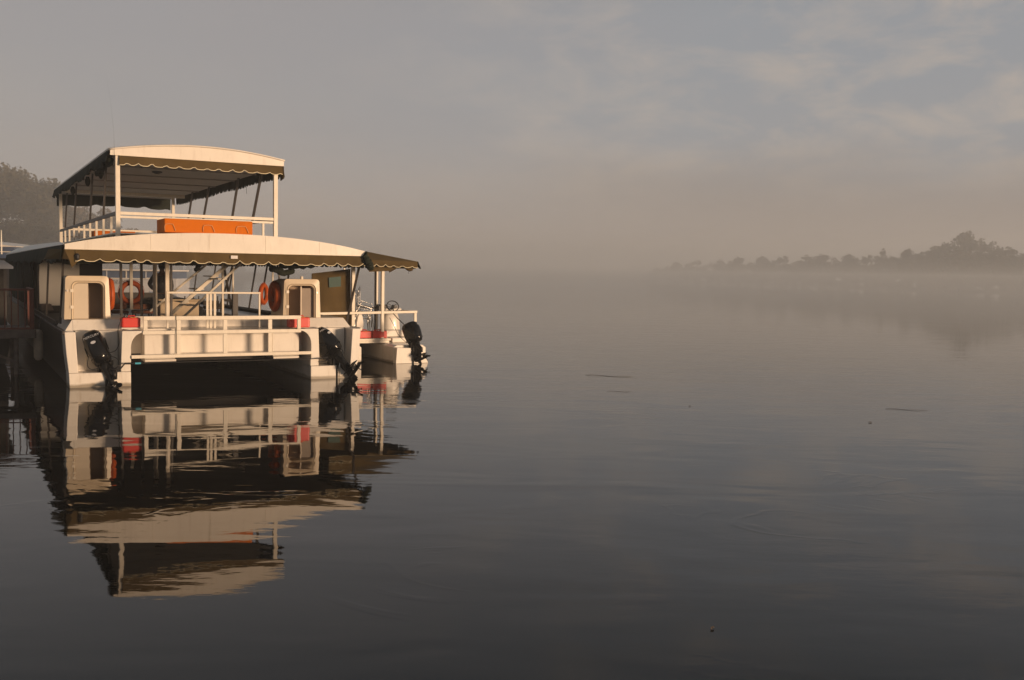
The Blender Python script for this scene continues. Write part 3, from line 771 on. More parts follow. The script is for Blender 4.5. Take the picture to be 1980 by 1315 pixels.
def build_stairs():
    st = None
    def line(y, xb, zb, xt, zt, w, h, n, par):
        return P(n, MB().bar((xb, y, zb), (xt, y, zt), w, h), ALU, par, bevel=0.004)
    a = line(5.0, 2.62, 1.06, 4.35, 2.60, .05, .09, 'stair_flight', None)
    line(4.25, 2.80, 1.02, 4.48, 2.62, .04, .055, 'stringer', a)
    line(5.9, 2.45, 1.25, 4.15, 2.72, .04, .055, 'stringer', a)
    for k in range(5):
        t = 0.06 + k * 0.215
        x = 2.62 + 1.73*t; z = 1.06 + 1.54*t
        P('tread', MB().box(x - .02, x + .20, 4.27, 4.97, z - .03, z), ALU, a)
        P('tread', MB().box(x - .05, x + .17, 5.03, 5.87, z + .03, z + .055), ALU, a)
    # tan counter beside the stair foot
    P('counter', MB().box(2.75, 3.75, 6.2, 7.0, .76, 1.52), mat('tan counter', (0.40, 0.31, 0.20), 0.6, var=.1), bevel=0.03)
    P('counter_top', MB().box(2.70, 3.80, 6.15, 7.05, 1.522, 1.56), mat('tan counter', (0, 0, 0)), bevel=0.01)
build_stairs()

def build_cabin():
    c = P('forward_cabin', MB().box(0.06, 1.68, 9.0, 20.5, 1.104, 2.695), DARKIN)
    P('aft_wall', MB().box(0.06, 1.08, 8.95, 8.998, 1.30, 2.69), mat('cream bulkhead', (0.78, 0.74, 0.66), 0.5, var=.04), c)
    for y in (10.2, 12.4, 14.6, 17.0):
        f = P('window', MB().box(0.035, 0.058, y, y + 1.0, 1.75, 2.25), mat('window glow', (0.16, 0.14, 0.09), 0.3), c)
        P('window_post', MB().box(0.025, 0.033, y + 1.05, y + 1.12, 1.2, 2.65), ALUD, c)
    P('bench_end', MB().prism_xz([(0.05, 1.2), (0.36, 1.2), (0.30, 1.36), (0.05, 1.36)], 8.2, 8.8), mat('brown seat panel', (0.16, 0.115, 0.09), .7))
build_cabin()

def seat_row():
    # orange-brown cushions and dark chairs glimpsed inside the lower deck
    for (x, y) in ((1.3, 6.0), (1.75, 6.3), (2.35, 6.3), (4.2, 9), (4.8, 9.2)):
        r = frame('cushioned_seat', x, y, .76, {1.3: 'brown cushioned seat inside lower deck, nearest the left hatch', 1.75: 'brown cushioned seat behind the red fuel can',
              2.35: 'brown cushioned seat left of the twin pale posts', 4.2: 'dark seat beyond the cross braces', 4.8: 'dark seat under the grey raked bar'}[x], 'seat', 'seats inside the lower deck')
        obj('frame', MB().bar((-.2, 0, 0), (-.2, 0, .42), .03).bar((.2, 0, 0), (.2, 0, .42), .03).bar((-.2, .4, 0), (-.2, .4, .8), .03).bar((.2, .4, 0), (.2, .4, .8), .03), BLKR, r)
        obj('cushion', MB().box(-.24, .24, -.03, .42, .422, .50), CANBROWN if x < 4 else DARKIN, r, bevel=0.02)
        obj('backrest', MB().box(-.24, .24, .36, .42, .52, .66), CANBROWN if x < 4 else DARKIN, r, bevel=0.02)
seat_row()

# ---- upper deck
def build_upper():
    P('upper_deck', MB().box(1.10, 4.80, 2.1, 16.0, 3.115, 3.14), ALU)
    for x, y in ((1.2, 2.2), (4.69, 2.2), (1.2, 15.8), (4.70, 15.0)):
        P('corner_post', MB().box(x - .048, x + .048, y - .048, y + .048, LOWER(x) - .01, 4.83), ALU, bevel=0.008)
    # rails
    fr = P('front_rail', MB().box(1.25, 4.64, 2.165, 2.225, 3.535, 3.605), ALU, bevel=0.006)
    P('lower_rail', MB().box(1.25, 4.64, 2.175, 2.215, 3.465, 3.515), ALU, fr, bevel=0.004)
    for x, w_ in ((2.02, .08), (2.30, .07), (3.16, .04), (4.02, .05)):
        P('rail_upright', MB().box(x, x + w_, 2.18, 2.212, 3.13, 3.463), ALU, fr)
    lr = P('side_rail', MB().box(1.165, 1.235, 2.25, 15.75, 3.535, 3.61), ALUD)
    rr_ = P('side_rail', MB().box(4.655, 4.725, 2.25, 14.95, 3.535, 3.61), ALUD)
    for k in range(9):
        y = 3.28 + k * 1.378
        P('baluster', MB().box(1.175, 1.225, y - .025, y + .025, LOWER(1.2) - .01, 3.533), ALU, lr)
        if y < 14.8: P('baluster', MB().box(4.665, 4.715, y - .025, y + .025, LOWER(4.7) - .01, 3.533), ALU, rr_)
    br = P('rear_rail', MB().box(1.25, 4.66, 15.77, 15.83, 3.60, 3.67), ALU)
    P('mid_rail', MB().box(1.25, 4.66, 15.78, 15.82, 3.36, 3.40), ALUD, br)
    for (y0, y1) in ((4.2, 4.65), (6.86, 7.41), (10.8, 11.5), (13.6, 14.3)):
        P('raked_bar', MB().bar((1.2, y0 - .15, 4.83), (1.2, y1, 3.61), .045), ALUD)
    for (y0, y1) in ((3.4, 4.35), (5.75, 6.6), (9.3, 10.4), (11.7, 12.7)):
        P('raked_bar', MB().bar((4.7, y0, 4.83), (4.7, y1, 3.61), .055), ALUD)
    roof(1.02, 4.895, 2.15, 16.1, UPPER, 'upper_awning', ROOFW, ripple=0.024, ny=150, zoff=0.0)
    f = fascia(1.045, 4.87, 2.12, lambda x: UPPER(x) - .018, 4.835, 'upper_fascia', ROOFW)
    n = 30; P('edge_bead', MB().tube([(1.03 + 3.86*i/n, 2.112, UPPER(1.03 + 3.86*i/n) + .004) for i in range(n+1)], 0.019, 6), ROOFW, f, smooth=True)
    P('trim', MB().box(1.04, 4.87, 2.112, 2.135, 4.815, 4.838), ALU, f)
    # ceiling sheets and beams
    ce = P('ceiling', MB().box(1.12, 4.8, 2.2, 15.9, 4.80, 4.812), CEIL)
    for y in (4.3, 6.6, 8.9, 11.2): P('ceiling_joint', MB().box(1.13, 4.79, y, y + .045, 4.770, 4.798), CEIL, ce)
    P('ceiling_beam', MB().box(1.13, 4.79, 13.4, 13.55, 4.70, 4.798), ALU, ce)
    P('ceiling_lamp', MB().loft([[(2.55 + r*math.cos(a), 5.3 + r*math.sin(a), z) for a in [k*math.pi/6 for k in range(12)]] for z, r in ((4.798, .13), (4.77, .12), (4.74, .05))]), BLKR, ce)
    # valances
    scallop_valance('upper_valance', lambda s: (1.22 + s, 2.13, 0, -1), 3.64, 4.816, 0.205, boat, CANVAS, PIPING, seed=11, period=.285, bump=.05)
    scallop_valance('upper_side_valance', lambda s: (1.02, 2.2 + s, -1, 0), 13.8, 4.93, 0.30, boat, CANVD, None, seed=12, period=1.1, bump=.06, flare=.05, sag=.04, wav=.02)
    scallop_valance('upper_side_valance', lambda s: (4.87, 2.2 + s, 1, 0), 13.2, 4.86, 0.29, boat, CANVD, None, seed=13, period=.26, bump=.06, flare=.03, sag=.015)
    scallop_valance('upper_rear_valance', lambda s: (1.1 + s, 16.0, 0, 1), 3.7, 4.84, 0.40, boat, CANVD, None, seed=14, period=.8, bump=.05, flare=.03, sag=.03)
    # corner return of the front valance and rolled blind at port corner
    P('corner_return', MB().add([(4.86, 2.10, 4.815), (4.885, 2.5, 4.82), (4.90, 2.5, 4.50), (4.86, 2.08, 4.53)], [(0,1,2,3)]), CANVAS, solid=.01)
    g = random.Random(2); pts = []; rs = []
    for k in range(26):
        t = k / 25; pts.append((1.08 + g.uniform(-.02,.02), 2.3 + t*2.6, 4.70 - .10*t + g.uniform(-.03,.03))); rs.append(g.uniform(.05, .10)*(1 - .4*t))
    P('rolled_blind', MB().tube(pts, rs, 8), CANVD, smooth=True)
    for y in (4.4, 7.1, 10.9):
        P('blind_knot', MB().loft([[(1.12+.07*math.cos(a)*s, y+.1*math.sin(a)*s, z) for a in [k*math.pi/4 for k in range(8)]] for z, s in ((4.72,.5),(4.62,1),(4.55,.9),(4.47,.35))]), CANVD, smooth=True)
    P('valance_thread', MB().tube([(4.87, 5.6, 4.56), (4.87, 5.62, 4.45), (4.87, 5.58, 4.38)], .005, 4), BLKR)
    P('radio_aerial', MB().tube([(1.13, 2.10, 4.80), (1.12, 2.10, 5.3), (1.06, 2.12, 6.0), (0.98, 2.15, 6.55)], [.003, .0009, .0006, .0004], 5), BLKR)
build_upper()

# ---- orange seat box with rope loops and a second one behind
def raft(x0, x1, y0, y1, z0, z1, label, loops):
    r = frame('float_box', (x0+x1)/2, (y0+y1)/2, z0, label, 'float box'); hx, hy = (x1-x0)/2, (y1-y0)/2
    obj('body', MB().box(-hx, hx, -hy, hy, 0, z1-z0), ORANGE, r, bevel=0.02, seg=3)
    for lx, w_ in loops:
        pts = [(lx + w_*k_, -hy - .018, (z1-z0)*h_) for k_, h_ in ((-.5, .12), (-.52, .45), (-.42, .58), (-.05, .62), (.32, .58), (.48, .30), (.55, .12))]
        obj('rope_loop', MB().tube(pts, 0.0065, 5), mat('faded orange rope', (0.62, 0.33, 0.14), .8), r, smooth=True)
    return r
raft(1.83, 3.64, 0.20, 1.10, LOWER(2.9) + .005, 3.405, 'long bright orange float box with rope loops on the upper deck', ((-.80, .2), (-.02, .22), (.68, .24)))
raft(1.5, 2.6, 9.2, 10.4, 3.145, 3.40, 'smaller orange float box farther back on the upper deck', ((-.2, .2),))

# ---- lifebuoys
lifebuoy(0.872, 1.05, 1.82, 0.265, 0.072, 'x', 'orange lifebuoy on the side of the left hatch housing')
lifebuoy(4.37, 1.12, 1.79, 0.265, 0.078, 'x', 'large dark orange lifebuoy on the side of the right hatch housing')
lifebuoy(1.85, 4.9, 1.77, 0.235, 0.062, 'y', 'orange lifebuoy hanging on the pale post left of centre')
lifebuoy(5.22, 5.2, 1.74, 0.225, 0.06, 'x', 'smaller orange lifebuoy just behind the right hatch housing', rz=-.62)

# ---- fuel cans
def can(x, y, z, w_, d, h, label, base=False, g='red fuel cans'):
    r = frame('fuel_can', x, y, z, label, 'fuel can', g)
    loop = lambda zz, s: [((w_/2 - .04)*sx*s + .04*math.cos(a)*s + 0*sx, (d/2 - .04)*sy*s + .04*math.sin(a)*s, zz)
                          for sx, sy, a0 in ((1,1,0), (-1,1,math.pi/2), (-1,-1,math.pi), (1,-1,1.5*math.pi)) for a in [a0 + k*math.pi/8 for k in range(5)]]
    o = obj('body', MB().loft([loop(.004, .96), loop(.02, 1), loop(h*.9, 1), loop(h*.97, .95), loop(h, .86)]), RED, r, smooth=False)
    obj('handle', MB().tube([(-w_*.12, 0, h - .01), (-w_*.08, 0, h + .032), (w_*.22, 0, h + .032), (w_*.27, 0, h - .01)], .013, 6), RED, r, smooth=True)
    obj('cap', MB().tube([(-w_*.25, 0, h - .01), (-w_*.25, 0, h + .035)], .032, 12), BLKR if base else RED, r)
    obj('label', MB().box(-.01, w_*.28, -d/2 + .022, -d/2 + .032, h - .045, h + .004), YEL, r)
    if base: obj('tray', MB().box(-w_/2 - .005, w_/2, -d/2, d/2, -.026, 0), GEL, r, bevel=.008)
    return r
can(1.155, 0.22, 1.172, .37, .26, .20, 'red fuel can on a white tray beside the left hatch', True)
can(4.66, 0.26, 1.128, .46, .26, .225, 'red fuel can half hidden by the right end of the stern railing')

# ---- outboard motors
def outboard(x, y, z, tilt, steer, roll, label, text, scale=1.0, plate=0.0):
    """built upright (cowl up +z, propeller thrust axis towards -y), then the swinging part is tilted about the clamp pivot"""
    r = frame('outboard_motor', x, y, z, label, 'outboard motor', 'black outboard motors')
    Rm = Matrix.Rotation(roll, 3, 'Y') @ Matrix.Rotation(steer, 3, 'Z') @ Matrix.Rotation(tilt, 3, 'X')
    sw = lambda p: Rm @ (Vector((p.x, p.y, p.z if p.z > 0 else p.z * .74)) * scale)
    def ring(zz, wx, y0, y1, n=20, e=2.6):
        cy = (y0 + y1)/2; hy = (y1 - y0)/2; pts = []
        for k in range(n):
            a = 2*math.pi*k/n; c, s_ = math.cos(a), math.sin(a)
            pts.append((wx*math.copysign(abs(c)**(2/e), c), cy + hy*math.copysign(abs(s_)**(2/e), s_), zz))
        return pts
    cowl = MB().loft([ring(.02, .10, -.23, .10), ring(.05, .145, -.29, .16), ring(.14, .165, -.325, .20), ring(.30, .178, -.345, .225), ring(.46, .180, -.335, .235), ring(.56, .170, -.305, .225), ring(.62, .150, -.27, .20), ring(.655, .11, -.21, .15), ring(.668, .05, -.13, .07)]).xf(sw)
    c = obj('cowl', cowl, BLK, r, smooth=True)
    obj('cowl_seam', MB().loft([ring(.135, .170, -.331, .206), ring(.150, .172, -.333, .208)], cap=False).xf(sw), BLKM, c, solid=.004)
    obj('side_crease', MB().tube([(-.182, -.22, .22), (-.186, -.1, .40), (-.182, .06, .5)], .010, 6).tube([(.182, -.22, .22), (.186, -.1, .40), (.182, .06, .5)], .010, 6).xf(sw), BLKM, c, smooth=True)
    leg = MB().loft([ring(.04, .10, -.20, .10), ring(-.10, .085, -.17, .10), ring(-.26, .065, -.15, .09), ring(-.42, .045, -.15, .08), ring(-.52, .038, -.15, .08)]).xf(sw)
    l = obj('midsection', leg, BLKM, r, smooth=True)
    obj('cavitation_plate', MB().prism_xz([(-.09, -.53), (.09, -.53), (.09, -.515), (-.09, -.515)], -.30, .08).xf(sw), BLKM, l)
    gear = [[(rad*math.cos(a), yy, -.68 + rad*math.sin(a)) for a in [2*math.pi*k/12 for k in range(12)]] for yy, rad in ((.16, .01), (.11, .035), (.0, .055), (-.16, .052), (-.22, .045))]
    obj('gearcase', MB().loft(gear).loft([ring(-.52, .035, -.14, .08), ring(-.66, .028, -.10, .10)]).prism_yz([(.08, -.70), (.0, -.86), (-.06, -.86), (-.05, -.70)], -.009, .009).xf(sw), BLKM, r, smooth=False)
    pr = MB(); pr.loft([[(rad*math.cos(a), yy, -.68 + rad*math.sin(a)) for a in [2*math.pi*k/12 for k in range(12)]] for yy, rad in ((-.222, .045), (-.30, .042), (-.34, .028))])
    for b in range(3):
        a0 = b*2*math.pi/3 + .4; vs = []
        for i, rad in enumerate((.04, .08, .12, .155, .165)):
            wdt = (.35, .55, .55, .38, .12)[i]
            for j in (-1, 0, 1):
                a = a0 + wdt*j; vs.append((rad*math.cos(a), -.26 + .035*j - .01*i, -.68 + rad*math.sin(a)))
        pr.add(vs, [(i*3+j, i*3+j+1, i*3+j+4, i*3+j+3) for i in range(4) for j in range(2)])
    obj('propeller', pr.xf(sw), BLKM, r, solid=.006)
    # clamp bracket stays on the transom
    s = scale
    br = MB().box(-.115*s, -.075*s, -.04*s, .16*s, -.32*s, .12*s).box(.075*s, .115*s, -.04*s, .16*s, -.32*s, .12*s).box(-.07*s, .07*s, -.09*s, -.02*s, -.50*s, .02*s)
    b = obj('clamp_bracket', br, BLKM, r, bevel=.01)
    obj('trim_ram', MB().tube([(0, -.09*s, -.46*s), (.01, -.14*s, -.10*s)], .022*s, 8).tube([(-.045*s, -.05*s, -.62*s), (-.045*s, -.08*s, -.2*s)], .018*s, 8), BLKM, b, smooth=True)
    obj('ram_rod', MB().tube([(.05*s, -.10*s, -.40*s), (.05*s, -.16*s, -.02*s)], .010*s, 8), CHROME, b, smooth=True)
    obj('swivel_knuckle', MB().tube([(-.13*s, -.02*s, .06*s), (.13*s, -.02*s, .06*s)], .05*s, 12).tube([(.02*s, -.10*s, .02*s), (.12*s, -.24*s, -.12*s), (.13*s, -.26*s, -.22*s)], [.07*s, .06*s, .035*s], 8), BLKM, b, smooth=True)
    # lettering and oval badge on the aft face of the cowl
    def decal(body, size, zz, nm):
        cu = bpy.data.curves.new('t', 'FONT'); cu.body = body; cu.size = size; cu.align_x = 'CENTER'; cu.extrude = .0015; cu.shear = .25
        to = bpy.data.objects.new('t', cu); COL.objects.link(to); bpy.context.view_layer.update()
        me = bpy.data.meshes.new_from_object(to.evaluated_get(bpy.context.evaluated_depsgraph_get())); bpy.data.objects.remove(to)
        me.materials.clear(); me.materials.append(SILV)
        for v in me.vertices:
            xx, yy, dd = v.co
            p = Vector((xx, -.347 + 1.2*xx*xx + .012*(yy) - dd, zz + yy)); p.y -= 0.004
            if zz + yy > .46: p.y += (zz + yy - .46)*.30
            v.co = sw(p)
        obj(nm, me, None, c)
    decal(text, .062 if len(text) > 3 else .085, .50, 'lettering')
    if len(text) > 3:
        obj('badge', MB().loft([[(.045*math.cos(a), -.352 - dd, .40 + .026*math.sin(a)) for a in [2*math.pi*k/16 for k in range(16)]] for dd in (0, .004)]).xf(sw), SILV, c)
    return r
outboard(0.66, 0.12, 0.40, math.radians(-20), math.radians(-8), math.radians(-23), 'black outboard motor tilted on the left hull of the tour boat', 'MERCURY', 1.12)
outboard(5.46, 0.12, 0.46, math.radians(-34), math.radians(30), math.radians(-20), 'black outboard motor tilted on the right hull with its propeller clear', 'MERCURY', 1.10)

# steering bar between the motors, hoses
tb = frame('steering_tie_bar', 0.85, -0.16, 0.36, 'long thin black steering bar joining the two tilted motors', 'steering bar')
obj('bar', MB().tube([(-.15, 0, -.0), (.05, 0, .0), (.14, -.02, .11), (2.2, -.02, .105), (4.0, -.02, .10), (4.35, .0, .12)], [.022, .02, .018, .007, .007, .016], 7), BLKR, tb, smooth=True)
obj('tag', MB().box(.33, .44, -.05, -.03, .093, .128), TEALT, tb)
def hose(name, pts, r, label, cat='hose', m=BLKR):
    P_ = [bw(*p) for p in pts]
    # smooth
    Q = []
    for i in range(len(P_) - 1):
        p0 = P_[max(i-1, 0)]; p1 = P_[i]; p2 = P_[i+1]; p3 = P_[min(i+2, len(P_)-1)]
        for k in range(8):
            t = k/8; Q.append(0.5*((2*p1) + (p2-p0)*t + (2*p0-5*p1+4*p2-p3)*t*t + (3*p1-p0-3*p2+p3)*t**3))
    Q.append(P_[-1]); mb = MB().tube([q - P_[0] for q in Q], r, 6)
    o = obj(name, mb, m, smooth=True); o.location = P_[0]; return tag(o, label, cat)
hose('fuel_hose', [(1.06, .20, 1.40), (0.98, .1, 1.35), (0.90, .05, 1.15), (0.92, .05, .9), (0.86, .1, .72), (0.72, .15, .66)], .009, 'thin black fuel hose hanging from the left red can to the motor')
hose('control_cable', [(.72, .1, .62), (.88, .05, .55), (.90, .0, .42), (.80, 0, .36), (.66, 0, .40)], .009, 'looped black control cable beside the left motor', 'cable')
hose('control_cable', [(.36, .2, .60), (.33, .1, .42), (.40, .05, .35), (.52, .02, .37)], .007, 'thin black control cable left of the left motor', 'cable')
hose('control_cable', [(5.10, .3, .52), (5.00, .1, .42), (5.08, .02, .37), (5.3, .0, .42)], .009, 'looped black control cable under the right motor', 'cable')
hose('control_cable', [(5.50, .2, .74), (5.66, .2, .60), (5.62, .1, .48), (5.5, .05, .45)], .009, 'black control cable right of the right motor', 'cable')

# ---- person standing on the lower deck
def build_person():
    r = frame('person', 2.93, 6.9, .76, 'person in dark clothes standing behind the pale twin posts, elbow out', 'person', rz=math.radians(160))
    def skin(name, verts, edges, rad, m, sub=2, parent=r):
        me = bpy.data.meshes.new(name); me.from_pydata(verts, edges, []); me.update()
        o = bpy.data.objects.new(name, me); COL.objects.link(o); o.parent = parent
        o.modifiers.new('skin', 'SKIN')
        me.skin_vertices  # created with modifier
        for i, v in enumerate(me.skin_vertices[0].data):
            v.radius = rad[i] if isinstance(rad[i], tuple) else (rad[i], rad[i]); v.use_root = (i == 0)
        s = o.modifiers.new('sub', 'SUBSURF'); s.levels = sub; s.render_levels = sub
        me.materials.append(m)
        return o
    V = [(0,0,.92),(0,0,1.06),(0,.0,1.22),(0,.0,1.38),(0,.01,1.48),(0,.02,1.54),(0,.03,1.62),(0,.03,1.70),   # 0-7 spine, neck, head
         (.10,0,.88),(.12,-.01,.50),(.13,.02,.10),(.13,-.10,.03),                                            # 8-11 leg
         (-.10,0,.88),(-.12,-.01,.50),(-.13,.02,.10),(-.13,-.10,.03),                                        # 12-15
         (.19,0,1.42),(.33,.04,1.18),(.20,-.06,1.02),(.15,-.10,.98),                                         # 16-19 bent arm, hand on hip
         (-.19,0,1.42),(-.24,.02,1.14),(-.22,-.06,.90),(-.22,-.08,.82)]                                      # 20-23
    E_ = [(0,1),(1,2),(2,3),(3,4),(4,5),(5,6),(6,7),(0,8),(8,9),(9,10),(10,11),(0,12),(12,13),(13,14),(14,15),(3,16),(16,17),(17,18),(18,19),(3,20),(20,21),(21,22),(22,23)]
    R_ = [(.15,.11),(.135,.10),(.15,.11),(.16,.10),.065,.058,(.078,.095),(.07,.085),.085,.06,.045,.035,.085,.06,.045,.035,.06,.042,.030,.034,.06,.042,.030,.034]
    body = skin('body', V, E_, R_, SKIN)
    for hx, hy, hz, sx in ((.15,-.10,.98,1), (-.22,-.08,.82,-1)):
        for k in range(5):
            ang = (k - 2) * .013; ln = (.05,.07,.078,.072,.055)[k]
            skin('finger', [(hx + ang, hy, hz), (hx + ang*1.4, hy - .012, hz - ln*.6), (hx + ang*1.5, hy - .004, hz - ln)], [(0,1),(1,2)], [.011,.009,.007], SKIN, 1, body)
    J = [(0,0,.90),(0,0,1.06),(0,0,1.22),(0,0,1.40),(.19,0,1.42),(.335,.04,1.18),(.215,-.05,1.03),(-.19,0,1.42),(-.245,.02,1.14),(-.225,-.05,.93)]
    skin('jacket', J, [(0,1),(1,2),(2,3),(3,4),(4,5),(5,6),(3,7),(7,8),(8,9)], [(.18,.14),(.165,.13),(.175,.135),(.17,.12),.078,.062,.048,.078,.062,.048], CLOTH)
    skin('trousers', [(0,0,.94),(.10,0,.86),(.12,-.01,.50),(.13,.02,.10),(-.10,0,.86),(-.12,-.01,.50),(-.13,.02,.10)], [(0,1),(1,2),(2,3),(0,4),(4,5),(5,6)], [(.155,.12),.10,.078,.062,.10,.078,.062], CLOTH)
    obj('hair', MB().loft([[(rad*math.cos(a), .045 + rad*1.15*math.sin(a), z) for a in [k*math.pi/6 for k in range(12)]] for z, rad in ((1.60,.075),(1.66,.092),(1.72,.092),(1.765,.07),(1.785,.03))]), HAIR, r, smooth=True)
    for ex in (-.03, .03): obj('eye', MB().loft([[(ex + .010*math.cos(a)*s, -.062 - d_, 1.665 + .007*math.sin(a)*s) for a in [k*math.pi/4 for k in range(8)]] for d_, s in ((0,1),(.006,.8),(.009,.3))]), PAPER, r)
build_person()

# ------------------------------------------------------------------ the small pontoon boat to starboard
b2 = frame('pontoon_boat', 7.4, 3.0, 0, 'small pontoon boat with olive canopy and white rail beyond the tour boat', 'boat', ry=0.0)
def build_pontoon():
    OX, OY = 7.4, 3.0
    def Q(name, mb, m, parent=None, **k):
        mb.xf(lambda p: Vector((p.x - OX, p.y - OY, p.z))); return obj(name, mb, m, parent or b2, **k)
    def hull(x0, x1, ys):
        rings = []
        for y, t, rise in ((ys, 0, 0), (ys + 3.5, 0, 0), (ys + 6, .2, .08), (ys + 7.4, .75, .22), (ys + 7.9, .97, .33)):
            xm = (x0+x1)/2*t; k = 1 - t
            rings.append([((x0+.12)*k+xm, y, -.25 + rise), ((x1-.12)*k+xm, y, -.25 + rise), (x1*k+xm, y, .02 + rise*.5), (x1*k+xm, y, .40), ((x1-.10)*k+xm, y, .47), ((x0+.10)*k+xm, y, .47), (x0*k+xm, y, .42), (x0*k+xm, y, .02 + rise*.5)])
        return Q('float_hull', MB().loft(rings), HULLW, bevel=.012)
    h = hull(8.03, 8.95, 3.0); hull(6.45, 7.30, 3.4)
    Q('splash_box', MB().prism_xz([(8.02, .0), (8.94, .0), (8.90, .10), (8.70, .36), (8.55, .40), (8.05, .42)], 2.80, 2.998), GEL, h, bevel=.01)
    Q('deck', MB().box(6.45, 8.98, 4.2, 10.2, .52, .60), ALU)
    Q('stern_shelf', MB().box(6.6, 8.29, 3.82, 4.25, .535, .595), ALU, bevel=.006)
    Q('shelf_beam', MB().box(6.6, 8.25, 3.84, 3.92, .475, .532), ALU)
    Q('shelf_leg', MB().box(8.20, 8.30, 3.84, 3.94, .30, .474), ALU)
    Q('step_block', MB().box(8.36, 8.94, 3.9, 4.3, .47, .60), GEL, bevel=.02)
    Q('step_block', MB().box(8.36, 8.90, 4.32, 4.9, .60, .78), GEL, bevel=.02)
    # stern rail
    r = Q('stern_rail', MB().bar((6.3, 3.9, 1.262), (9.08, 3.9, 1.302), .055, .068), ALU, bevel=.008)
    Q('rail_end', MB().box(8.99, 9.065, 3.875, 3.925, .60, 1.265), ALU, r, bevel=.006)
    Q('side_rail', MB().bar((9.05, 3.93, 1.29), (9.05, 9.5, 1.29), .05, .06), ALU, r)
    for x, y, w_, z0, z1, m in ((7.35, 4.2, .085, .6, 2.56, ALU), (8.07, 3.9, .08, .6, 2.56, ALU), (8.42, 5.2, .05, .6, 2.56, ALU), (8.38, 5.24, .04, .6, 2.56, ALUD), (7.52, 4.8, .022, .6, 2.5, ALU), (8.9, 9.3, .05, .6, 2.5, ALU), (6.6, 9.3, .05, .6, 2.5, ALU)):
        Q('canopy_post', MB().box(x-w_/2, x+w_/2, y-w_/2, y+w_/2, z0, z1), m, bevel=.005)
    # canopy: shallow hipped canvas roof
    c = Q('canopy', MB().add([(6.3,3.2,2.71),(8.78,3.2,2.655),(8.86,9.8,2.65),(6.3,9.8,2.71),(6.5,3.75,2.985),(7.35,3.7,2.925),(8.4,4.3,2.76),(8.4,9.4,2.76),(6.5,9.4,2.95)],
        [(0,1,6,5),(0,5,4),(1,2,7,6),(5,6,7,8),(4,5,8),(3,0,4,8),(2,3,8,7)]), CANVAS, solid=.012)
    def vfn(s): return (6.35 - OX + s, 3.2 - OY, 0, -1)
    v = scallop_valance('valance', vfn, 2.42, lambda s: 2.705 - .02*s, .165, b2, CANVAS, PIPING, seed=21, period=.235, bump=.05, flare=.02)
    scallop_valance('side_valance', lambda s: (8.79 - OX, 3.2 - OY + s, 1, 0), 6.4, 2.66, .19, b2, CANVD, None, seed=22, period=.4, flare=.08)
    g = random.Random(3)
    Q('folded_flap', MB().add([(7.4,3.3,2.60),(8.4,3.3,2.56),(8.0,3.28,2.40),(7.45,3.28,2.37),(8.10,3.5,2.36)],[(0,1,2,3),(1,4,2)]), CANVAS, solid=.01)
    Q('rolled_blind', MB().tube([(8.2+.07*k, 3.34, 2.545 - .012*k + .012*math.sin(k*2)) for k in range(8)], [.03,.04,.045,.035,.04,.06,.075,.05], 8), CANVAS, smooth=True)
    Q('hanging_string', MB().tube([(8.56, 3.3, 2.45), (8.562, 3.3, 2.38), (8.558, 3.3, 2.34)], .005, 4), BLKR)
    # curtain with sign
    n = 22; vs = []; fs = []
    for i in range(n+1):
        t = i/n; x = 6.25 + 1.07*t
        for j in range(9):
            u = j/8; z = (2.30 + .14*t)*(1-u) + .80*u
            vs.append((x, 4.32 + .03*math.sin(t*9 + 2*u) + .02*math.sin(t*17)*u, z))
    for i in range(n):
        for j in range(8): a = i*9+j; fs.append((a, a+1, a+10, a+9))
    cu = Q('curtain', MB().add(vs, fs), CANVAS, smooth=True, solid=.008)
    Q('sign', MB().add([(6.70,4.262,2.20),(7.03,4.262,2.235),(7.03,4.262,1.97),(6.71,4.262,1.94)],[(0,1,2,3)]), TEAL, cu, solid=.008)
    for k in range(4): Q('sign_line', MB().box(6.76, 6.98 - .03*(k % 2), 4.250, 4.255, 2.02 + k*.045, 2.03 + k*.045), mat('dark teal print', (0.012, 0.05, 0.045), .6), cu)
    # console with steering wheel
    co = Q('steering_console', MB().loft([[( 8.72 + (.27*s)*math.copysign(abs(math.cos(a))**.7, math.cos(a)), 4.95 + .2*s*math.copysign(abs(math.sin(a))**.7, math.sin(a)), z) for a in [k*math.pi/10 for k in range(20)]]
        for z, s in ((.60, .95), (.8, 1.0), (1.05, .93), (1.2, .75), (1.27, .6))]), GEL, smooth=True)
    Q('console_top', MB().prism_yz([(4.78, 1.26), (4.80, 1.36), (5.05, 1.44), (5.08, 1.26)], 8.48, 9.0), GEL, co, bevel=.02)
    hub = Vector((8.66, 4.62, 1.43)); ax = Vector((-.12, -.85, .5)).normalized(); e1 = ax.cross(Vector((0,0,1))).normalized(); e2 = ax.cross(e1)
    Q('steering_wheel', MB().tube([hub + e1*.165*math.cos(a) + e2*.165*math.sin(a) for a in [k*math.pi/14 for k in range(28)]], .014, 7, closed=True), BLKR, co, smooth=True)
    sp = MB()
    for k in range(3):
        a = math.pi/2 + k*2*math.pi/3; sp.bar(hub, hub + e1*.16*math.cos(a) + e2*.16*math.sin(a), .03, .012)
    sp.tube([hub + ax*.02, hub - ax*.16], .035, 10); Q('wheel_spokes', sp, BLKR, co)
    Q('gauge', MB().tube([(8.52, 4.76, 1.42), (8.52, 4.80, 1.42)], .05, 12).tube([(8.80, 4.76, 1.40), (8.80, 4.80, 1.40)], .045, 12), BLKR, co)
    Q('throttle_box', MB().box(8.30, 8.44, 4.75, 4.95, 1.30, 1.47).tube([(8.37, 4.74, 1.42), (8.34, 4.66, 1.50)], .02, 8), BLKR, co, bevel=.015)
